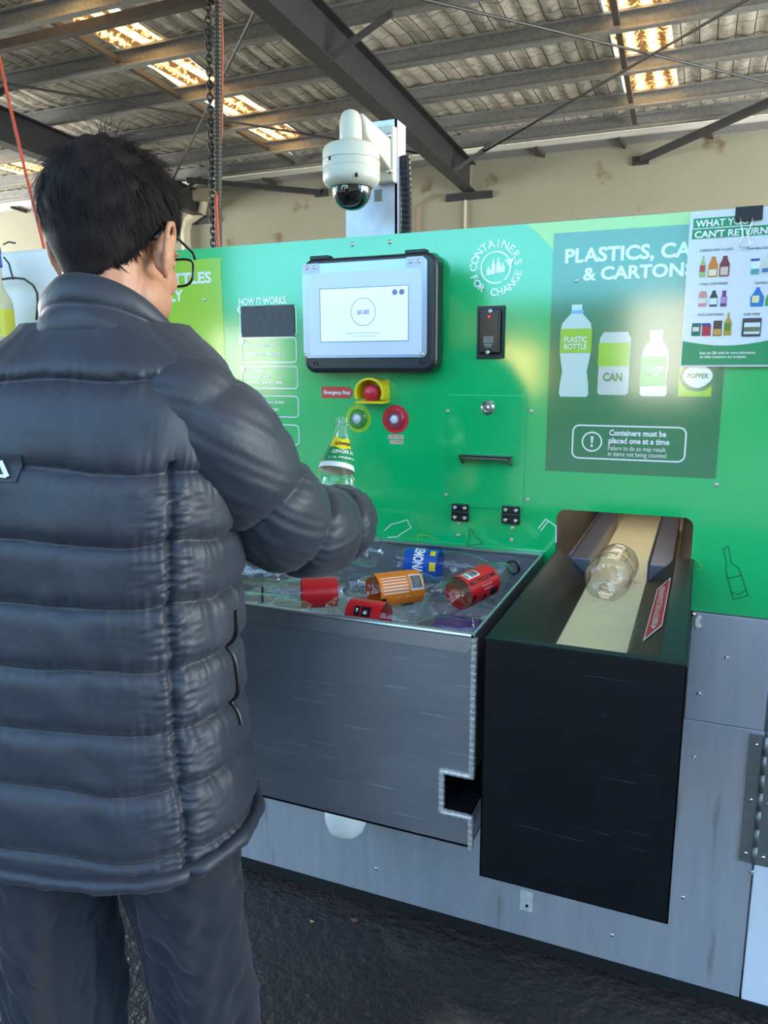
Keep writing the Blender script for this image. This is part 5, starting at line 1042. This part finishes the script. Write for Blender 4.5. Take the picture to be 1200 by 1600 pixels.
def jacket_surf(th, z, extra=0.):
    a = smooth_interp(z, AK); b = smooth_interp(z, BK); f0 = smooth_interp(z, FK); e = 2/2.5
    c, s = np.cos(th), np.sin(th); l = smooth_interp(z, LK)+a*np.sign(c)*np.abs(c)**e; f = f0+b*np.sign(s)*np.abs(s)**e
    zs = z+.010*np.sin(th*1.0+.6)*(z < 1.4)+.0035*n1(th*1.2, z*3)
    i = np.clip(np.searchsorted(SEAMS, zs)-1, 0, len(SEAMS)-2); t = (zs-SEAMS[i])/(SEAMS[i+1]-SEAMS[i]); t = np.clip(t, 0, 1); hgt = SEAMS[i+1]-SEAMS[i]
    amp = np.where(hgt < .06, .010, np.where(i == len(SEAMS)-3, .010, .0145))
    puff = amp*(1-np.abs(2*t-1)**4.5)*(1+.15*(1-2*t))
    near = np.minimum(t, 1-t)*hgt
    pleat = .0022*np.exp(-near/.016)*n3(th*2.2, zs*1.0)*np.minimum(1, near/.004)
    ds = np.abs(th-TSIDE); ds = np.minimum(ds, np.abs(th-(math.pi-TSIDE)+2*math.pi)); crease = -.010*np.exp(-(ds/.035)**2)*(z < 1.36)
    sidep = .0028*np.exp(-ds/.12)*n3(zs*14, th*.6)*(z < 1.33)
    fold = .0011*n2(th*1.1+zs*2, zs*3.0)+.0030*n1(th, zs*2.5)
    d = puff+pleat+crease+sidep+fold+extra
    nl = c*b; nf = s*a; nn = np.hypot(nl, nf)+1e-9
    l = l+d*nl/nn; f = f+d*nf/nn
    return np.stack([PO_[0]+rgt[0]*l+fwd[0]*f, PO_[1]+rgt[1]*l+fwd[1]*f, z+0*th], -1)
thv = np.linspace(-math.pi, math.pi, 361)[:-1]; zv = np.concatenate([np.linspace(.785, 1.40, 270), np.linspace(1.402, 1.538, 66)])
TH, ZZ = np.meshgrid(thv, zv); PJ = jacket_surf(TH, ZZ)
k = MB(); lower = PJ[0].copy(); c_ = lower.mean(0); ins_ = np.stack([c_+(lower-c_)*.93, c_+(lower-c_)*.90]); ins_[1, :, 2] += .05
k.grid(np.concatenate([ins_[::-1], PJ]), True); JK = k.build('jacket', M_jkt, MAN, smooth=True)
# hem tube
hm = PJ[0]; hc = hm.mean(0); P = [hc+(p-hc)*1.03+np.array([0, 0, .004]) for p in hm[::3]]+[hc+(hm[0]-hc)*1.03+np.array([0, 0, .004])]
MB().tube(P, [.0105+.0012*math.sin(i*.9)+.0008*math.sin(i*2.3) for i in range(len(P))], 12, False).build('hem', M_jkt, JK, smooth=True)
# ---- sleeves
def catmull(P, n):
    P = [2*np.array(P[0])-np.array(P[1])]+[np.array(p) for p in P]+[2*np.array(P[-1])-np.array(P[-2])]; out = []
    for i in range(1, len(P)-2):
        for t in np.linspace(0, 1, n, endpoint=False): out.append(.5*((2*P[i])+(-P[i-1]+P[i+1])*t+(2*P[i-1]-5*P[i]+4*P[i+1]-P[i+2])*t*t+(-P[i-1]+3*P[i]-3*P[i+1]+P[i+2])*t**3))
    out.append(P[-2]); return np.array(out)
def sleeve(path, rk, seams, seed, name='sleeve'):
    C = catmull(path, 40); s = np.concatenate([[0], np.cumsum(np.linalg.norm(np.diff(C, axis=0), axis=1))]); s /= s[-1]
    ns, nt_ = 240, 120; ss = np.linspace(0, 1, ns); Cc = np.stack([np.interp(ss, s, C[:, i]) for i in range(3)], 1)
    R_ = np.interp(ss, rk[0], rk[1]); R_ = np.convolve(np.pad(R_, 8, mode='edge'), np.ones(17)/17, 'valid')
    T_ = np.gradient(Cc, axis=0); T_ /= np.linalg.norm(T_, axis=1)[:, None]
    for _ in range(6): T_ = np.concatenate([T_[:1], (T_[:-2]+T_[1:-1]*2+T_[2:])/4, T_[-1:]]); 
    T_ /= np.linalg.norm(T_, axis=1)[:, None]
    nx = np.cross(T_[0], [0, 0, 1.0]); nx /= np.linalg.norm(nx); out = np.zeros((ns, nt_, 3)); a_ = np.linspace(0, 2*math.pi, nt_+1)[:-1]; q1 = snoise(seed, 14, 1.5, 6); q2 = snoise(seed+1, 14, 8, 22); q3 = snoise(seed+2, 12, 14, 50)
    sm = np.array(seams); tot = np.linalg.norm(np.diff(C, axis=0), axis=1).sum()
    for i in range(ns):
        nx = nx-T_[i]*(nx@T_[i]); nx /= np.linalg.norm(nx); ny = np.cross(T_[i], nx)
        sl = ss[i]+.012*np.sin(a_*2+seed)+.006*q1(a_, ss[i]*4*np.ones_like(a_)); sl = np.clip(sl, 0, 1-1e-6)
        j = np.clip(np.searchsorted(sm, sl)-1, 0, len(sm)-2); t = np.clip((sl-sm[j])/(sm[j+1]-sm[j]), 0, 1); hh = (sm[j+1]-sm[j])*tot
        near = np.minimum(t, 1-t)*hh
        d = np.minimum(.0145, hh*.2)*(1-np.abs(2*t-1)**4.5)+.0009*np.exp(-near/.014)*q3(np.cos(a_)*3+np.sin(a_)*2.3, a_*0+ss[i])*np.minimum(1, near/.004)+.0010*q2(np.cos(a_)*1.6+ss[i]*3, np.sin(a_)*1.6+ss[i]*5)
        rr = R_[i]+d-.008
        out[i] = Cc[i]+np.outer(np.cos(a_)*rr, nx)+np.outer(np.sin(a_)*rr, ny)
    k = MB(); e0 = Cc[-1]+(out[-1]-Cc[-1])*.80; e1 = e0-T_[-1]*.05
    k.grid(np.concatenate([out, e0[None], e1[None]]), True); return k.build(name, M_jkt, JK, smooth=True)
PR = [LW(.120, .0, 1.420), SH_R+np.array([.008, 0, .012]), dep(392, 755, 1.13), dep(448, 818, 1.215), dep(500, 828, 1.30), dep(532, 816, 1.385), WR_R+ (WR_R-EL_R)*.02]
sleeve(PR, ([0, .12, .3, .55, .72, .88, 1.0], [.070, .086, .082, .077, .072, .063, .052]), [-.05, .13, .39, .585, .78, .91, 1.0], 21)
PL = [LW(-.125, -.005, 1.405), SH_L+np.array([0, 0, -.01]), LW(-.25, .01, 1.27), EL_L, LW(-.235, .16, 1.125), WR_L]
sleeve(PL, ([0, .12, .3, .55, .72, .88, 1.0], [.060, .084, .088, .082, .074, .066, .052]), [-.05, .13, .39, .585, .78, .91, 1.0], 41)
# ---- collar: stand-up, higher behind
cl = np.zeros((26, 120, 3)); nc = snoise(77, 10, 1, 5)
for i, v in enumerate(np.linspace(0, 1, 26)):
    for j, a in enumerate(np.linspace(-math.pi, math.pi, 121)[:-1]):
        back = -math.sin(a); rl = .094-.013*v; rf = .094-.014*v; up = 1.497+.022*back+(.052+.030*back)*v
        bulge = .008*(1-abs(2*(v*2 % 1)-1)**2.2)+.002*nc(a*2, v*4); l = .056+(rl+bulge)*math.cos(a); f = .018+.010*v+(rf+bulge)*math.sin(a); cl[i, j] = LW(l, f, up)
top = cl[-1]; tcn_ = top.mean(0); k = MB(); k.grid(np.concatenate([cl, (tcn_+(top-tcn_)*.94+np.array([0, 0, .002]))[None], (tcn_+(top-tcn_)*.90-np.array([0, 0, .03]))[None]]), True); k.build('collar', M_jkt, JK, smooth=True)
# ---- back logo: dark tab with white triangle marks
TL = -1.655
def jp(px_l, z, o=.002): p = jacket_surf(np.array([TL+px_l/.20]), np.array([z]), o)[0]; return p
k = MB(); n_ = 8
G = np.array([[jp(x, z, .0025) for x in np.linspace(-.05, .018, n_)] for z in np.linspace(1.338, 1.372, 6)]); k.grid(G); LG = k.build('logo_tab', mat('logo_tab', (44, 46, 56), .6), JK, smooth=True)
def jstroke(mb, p, q, w):
    d = np.array(q)-np.array(p); L = np.hypot(*d); d /= L; nn = np.array([-d[1], d[0]])*w/2
    mb.add([jp(*(np.array(p)-nn), .0045), jp(*(np.array(q)-nn), .0045), jp(*(np.array(q)+nn), .0045), jp(*(np.array(p)+nn), .0045)], [(0, 1, 2, 3)])
k = MB()
for p, q in (((-.008, 1.347), (.004, 1.364)), ((.004, 1.364), (.013, 1.345)), ((.013, 1.345), (-.002, 1.347)), ((-.024, 1.364), (-.010, 1.346)), ((-.034, 1.346), (-.026, 1.364)), ((-.020, 1.352), (-.010, 1.366))): jstroke(k, p, q, .0035)
k.build('logo_mark', mat('logo_white', (236, 236, 236), .5), JK)
# side pocket zip
zz = np.linspace(.955, 1.13, 30); P = [jacket_surf(np.array([.02+.16*(z-1.0)]), np.array([z]), .002)[0] for z in zz]; MB().tube(P, .0035, 8).build('pocket_zip', mat('zip_black', (14, 14, 16), .4), JK)
# ---- trousers
tr = MB(); nf = snoise(9, 14, 1, 6); nf2 = snoise(10, 14, 5, 16)
def leg(s):
    h, k_ = LEG[s]; ank = FOOT[s]; h = h+np.array([0, 0, .03]); C = catmull([h, (h+k_)/2+np.array([rgt[0]*s*.004, rgt[1]*s*.004, 0]), k_, (k_+ank)/2, ank+np.array([0, 0, -.02])], 30); nz, na = len(C), 110; P = np.zeros((nz, na, 3)); a = np.linspace(0, 2*math.pi, na+1)[:-1]
    for i in range(nz):
        z = C[i, 2]; r = np.interp(z, [.06, .30, .52, .70, .80, .96], [.068, .067, .068, .082, .092, .094])-(.011 if s < 0 and z < .8 else 0)*min(1, max(0, (.8-z)/.12))
        fold = .007*nf(a*1.0+s, z*5+a*0)*1.0+.012*np.sin(a*3+z*4+s*2)*np.clip((.95-z)/.3, 0, 1)+.0035*nf2(np.cos(a)*2+z*7, np.sin(a)*2-z*9)+.018*np.maximum(0, np.sin(a*2+s+z*1.5))**5+.012*np.maximum(0, np.sin(a*3-s*2-z*5))**7
        rr = r+fold*np.clip((.82-z)/.12, .12, 1); rr = np.maximum(rr, .048+.02*np.clip((z-.52)/.3, 0, 1)); P[i] = C[i]+np.outer(np.cos(a)*rr, np.array([*rgt, 0]))+np.outer(np.sin(a)*rr*1.02, np.array([*fwd, 0]))
    tr.grid(P, True)
leg(1); leg(-1)
pel = np.zeros((16, 80, 3))
for i, z in enumerate(np.linspace(.80, 1.0, 16)):
    for j, a in enumerate(np.linspace(0, 2*math.pi, 81)[:-1]):
        sh = min(1, .55+(z-.80)*4.5); pel[i, j] = LW(.180*math.cos(a)*(.6+.4*sh), .122*math.sin(a)*sh, z)
tr.grid(pel, True)
TRS = tr.build('trousers', M_trs, MAN, smooth=True)
for s in (1, -1):
    a = FOOT[s]; k = MB(); c = a+np.array([fwd[0]*.062+s*rgt[0]*.012, fwd[1]*.062+s*rgt[1]*.012, -.04]); kb = MB(); kb.ball((0, 0, 0), (.058, .172, .078), 24, 16)
    k.add([(c[0]+rgt[0]*p[0]+fwd[0]*p[1], c[1]+rgt[1]*p[0]+fwd[1]*p[1], max(.002, c[2]+p[2])) for p in kb.v], kb.f); k.build('shoe', M_black, MAN, smooth=True)
# ---- hair: cap laid on the scalp, then locks
from mathutils.bvhtree import BVHTree
bv = BVHTree.FromPolygons([tuple(v.co) for v in MAN.data.vertices], [tuple(p.vertices) for p in MAN.data.polygons])
hc = np.array([0, -.010, .040])
def pmax(az):
    # az: 0 = right side, 90 = face, -90 = nape
    d = (math.degrees(az)+360) % 360; d = d if d <= 180 else d-360
    d = d if abs(d) <= 90 else (180-d if d > 0 else -180-d)
    return math.radians(np.interp(d, [-90, -60, -38, -22, -8, 10, 26, 45, 65, 90], [150, 146, 137, 120, 95, 90, 104, 84, 66, 58]))
def scalp(az, po):
    dl = np.array([math.sin(po)*math.cos(az), math.sin(po)*math.sin(az), math.cos(po)]); dw = hr*dl[0]+hf*dl[1]+hu*dl[2]; o = HW(hc)-PB
    h = bv.ray_cast(Vector(o), Vector(dw)); r = .09
    # keep the outermost hit so that the ears and inner faces do not confuse it
    if h[0] is not None: r = h[3]
    return HW(hc), dw, min(r, .13)
hn = snoise(31, 14, 3, 12)
def thick(u, az): return .0015+.026*max(0, 1-u)**.55*(1-.18*math.cos(az)**2)+.0035*hn(az*2, u*6)*(1-u)
NA, NU = 120, 44; GP = np.zeros((NU, NA, 3)); RR = np.zeros((NU, NA))
for j in range(NA):
    az = 2*math.pi*j/NA
    for i in range(NU):
        u = i/(NU-1); o, d, r = scalp(az, max(.002, u*pmax(az))); RR[i, j] = r
RS = RR.copy()
for _ in range(3): RS = (RS+np.roll(RS, 1, 1)+np.roll(RS, -1, 1)+np.vstack([RS[:1], RS[:-1]])+np.vstack([RS[1:], RS[-1:]]))/5
RS[0, :] = RS[0].mean()
def hair_pt(u, az, off):
    fi = u*(NU-1); i = min(NU-2, int(fi)); t = fi-i; fj = (az/(2*math.pi) % 1)*NA; j = int(fj); w_ = fj-j; j2 = (j+1) % NA; j %= NA
    r = (RS[i, j]*(1-w_)+RS[i, j2]*w_)*(1-t)+(RS[i+1, j]*(1-w_)+RS[i+1, j2]*w_)*t; po = max(.002, u*pmax(az))
    dl = np.array([math.sin(po)*math.cos(az), math.sin(po)*math.sin(az), math.cos(po)]); return HW(hc)+(hr*dl[0]+hf*dl[1]+hu*dl[2])*(r+off), hr*dl[0]+hf*dl[1]+hu*dl[2]
for j in range(NA):
    for i in range(NU):
        u = i/(NU-1); az = 2*math.pi*j/NA; GP[i, j] = hair_pt(u, az, thick(u, az)*.8 if i < NU-1 else -.004)[0]
M_hair = mat('black_hair', (30, 22, 21), .75, ior=1.3, var=.4, vscale=60, bump=.4, bscale=120, stretch=(3, 3, .5))
k = MB(); k.grid(GP, True); HA_ = k.build('hair', M_hair, MAN, smooth=True)
crown = np.array([.01, -.55, .83]); crown /= np.linalg.norm(crown); crw = hr*crown[0]+hf*crown[1]+hu*crown[2]
def locks(name, m, N, seed, umin, umax, lscale, wid):
    rg = random.Random(seed); V = []; F = []
    for _ in range(N):
        az = rg.uniform(0, 2*math.pi); u = math.sqrt(rg.uniform(umin**2, umax**2)); p, d = hair_pt(u, az, thick(u, az)*.55)
        t = d-crw; t = t-d*(t@d); nt = np.linalg.norm(t); t = t/(nt+1e-6) if nt > .05 else hr
        sd = np.cross(d, t); cl_ = hn(az*3+5, u*9); t = t+sd*(.45*cl_+rg.uniform(-.28, .28))
        fr = (d@hf) ; topness = max(0, d@hu)
        L = lscale*(.014+.030*(1-u))*rg.uniform(.6, 1.45); lift = (.34+.75*topness*rg.uniform(.1, 1.2))*(1-.75*u)*(1+.5*cl_)
        pts = [p+(t*s_*L+d*(lift*s_*L-.42*L*s_*s_*(.6+u*.4))+np.array([0, 0, -1])*.22*L*s_*s_) for s_ in (0, .25, .5, .75, 1.0)]
        b = len(V)
        for q, ww in zip(pts, (1, 1, .85, .6, .1)):
            e = sd*wid*ww; g = d*wid*.5*ww; V += [tuple(q-e), tuple(q+g), tuple(q+e)]
        for i in range(4): F += [(b+i*3, b+i*3+1, b+i*3+4, b+i*3+3), (b+i*3+1, b+i*3+2, b+i*3+5, b+i*3+4)]
    k = MB(); k.v = V; k.f = F; return k.build(name, m, HA_, smooth=True)
locks('hair_locks', M_hair, 15000, 3, .0, 1.0, 1.0, .0005)
locks('greying_hair', mat('greying_hair', (120, 112, 108), .5), 380, 9, .82, 1.0, .6, .0003)
# ---- glasses
M_gl = mat('black_glasses', (14, 14, 16), .25); GL = MB()
for s in (-1, 1):
    GL.tube([HW(p) for p in [(s*.081, -.034, .004), (s*.0815, -.020, .020), (s*.082, -.008, .026), (s*.0815, .03, .026), (s*.078, .075, .024), (s*.071, .094, .022)]], [.0028, .0028, .0024, .0019, .0019, .0022], 8)
    P = [HW((s*.037+.030*math.copysign(abs(math.cos(t))**.6, math.cos(t)), .103-.008*abs(math.cos(t)+s*.3)*0-.006*((s*.037+.030*math.cos(t))/.07)**2, .004+.021*math.copysign(abs(math.sin(t))**.6, math.sin(t)))) for t in np.linspace(0, 6.2832, 33)]; GL.tube(P, .0019, 8, False)
GL.tube([HW((-.010, .104, .012)), HW((0, .107, .015)), HW((.010, .104, .012))], .0018, 8)
GLO = GL.build('glasses', M_gl, MAN, smooth=True)
for s in (-1, 1):
    k = MB(); k.add([HW((s*.037+.030*math.copysign(abs(math.cos(t))**.6, math.cos(t)), .103-.006*((s*.037+.030*math.cos(t))/.07)**2, .004+.021*math.copysign(abs(math.sin(t))**.6, math.sin(t)))) for t in np.linspace(0, 6.2832, 33)[:-1]], [tuple(range(32))]); k.build('lens', clear_mat('lens_glass', (.92, .97, .95, 1), .02, 1.6), GLO)
for s in (-1, 1):
    k = MB(); k.ball((0, 0, 0), (.0115, .0115, .0115), 16, 10); k = MB().add([HW(np.array((s*.031, .0775, .008))+np.array(p)) for p in k.v], k.f); k.build('eye', mat('eye_white', (220, 214, 206), .2), MAN, smooth=True)
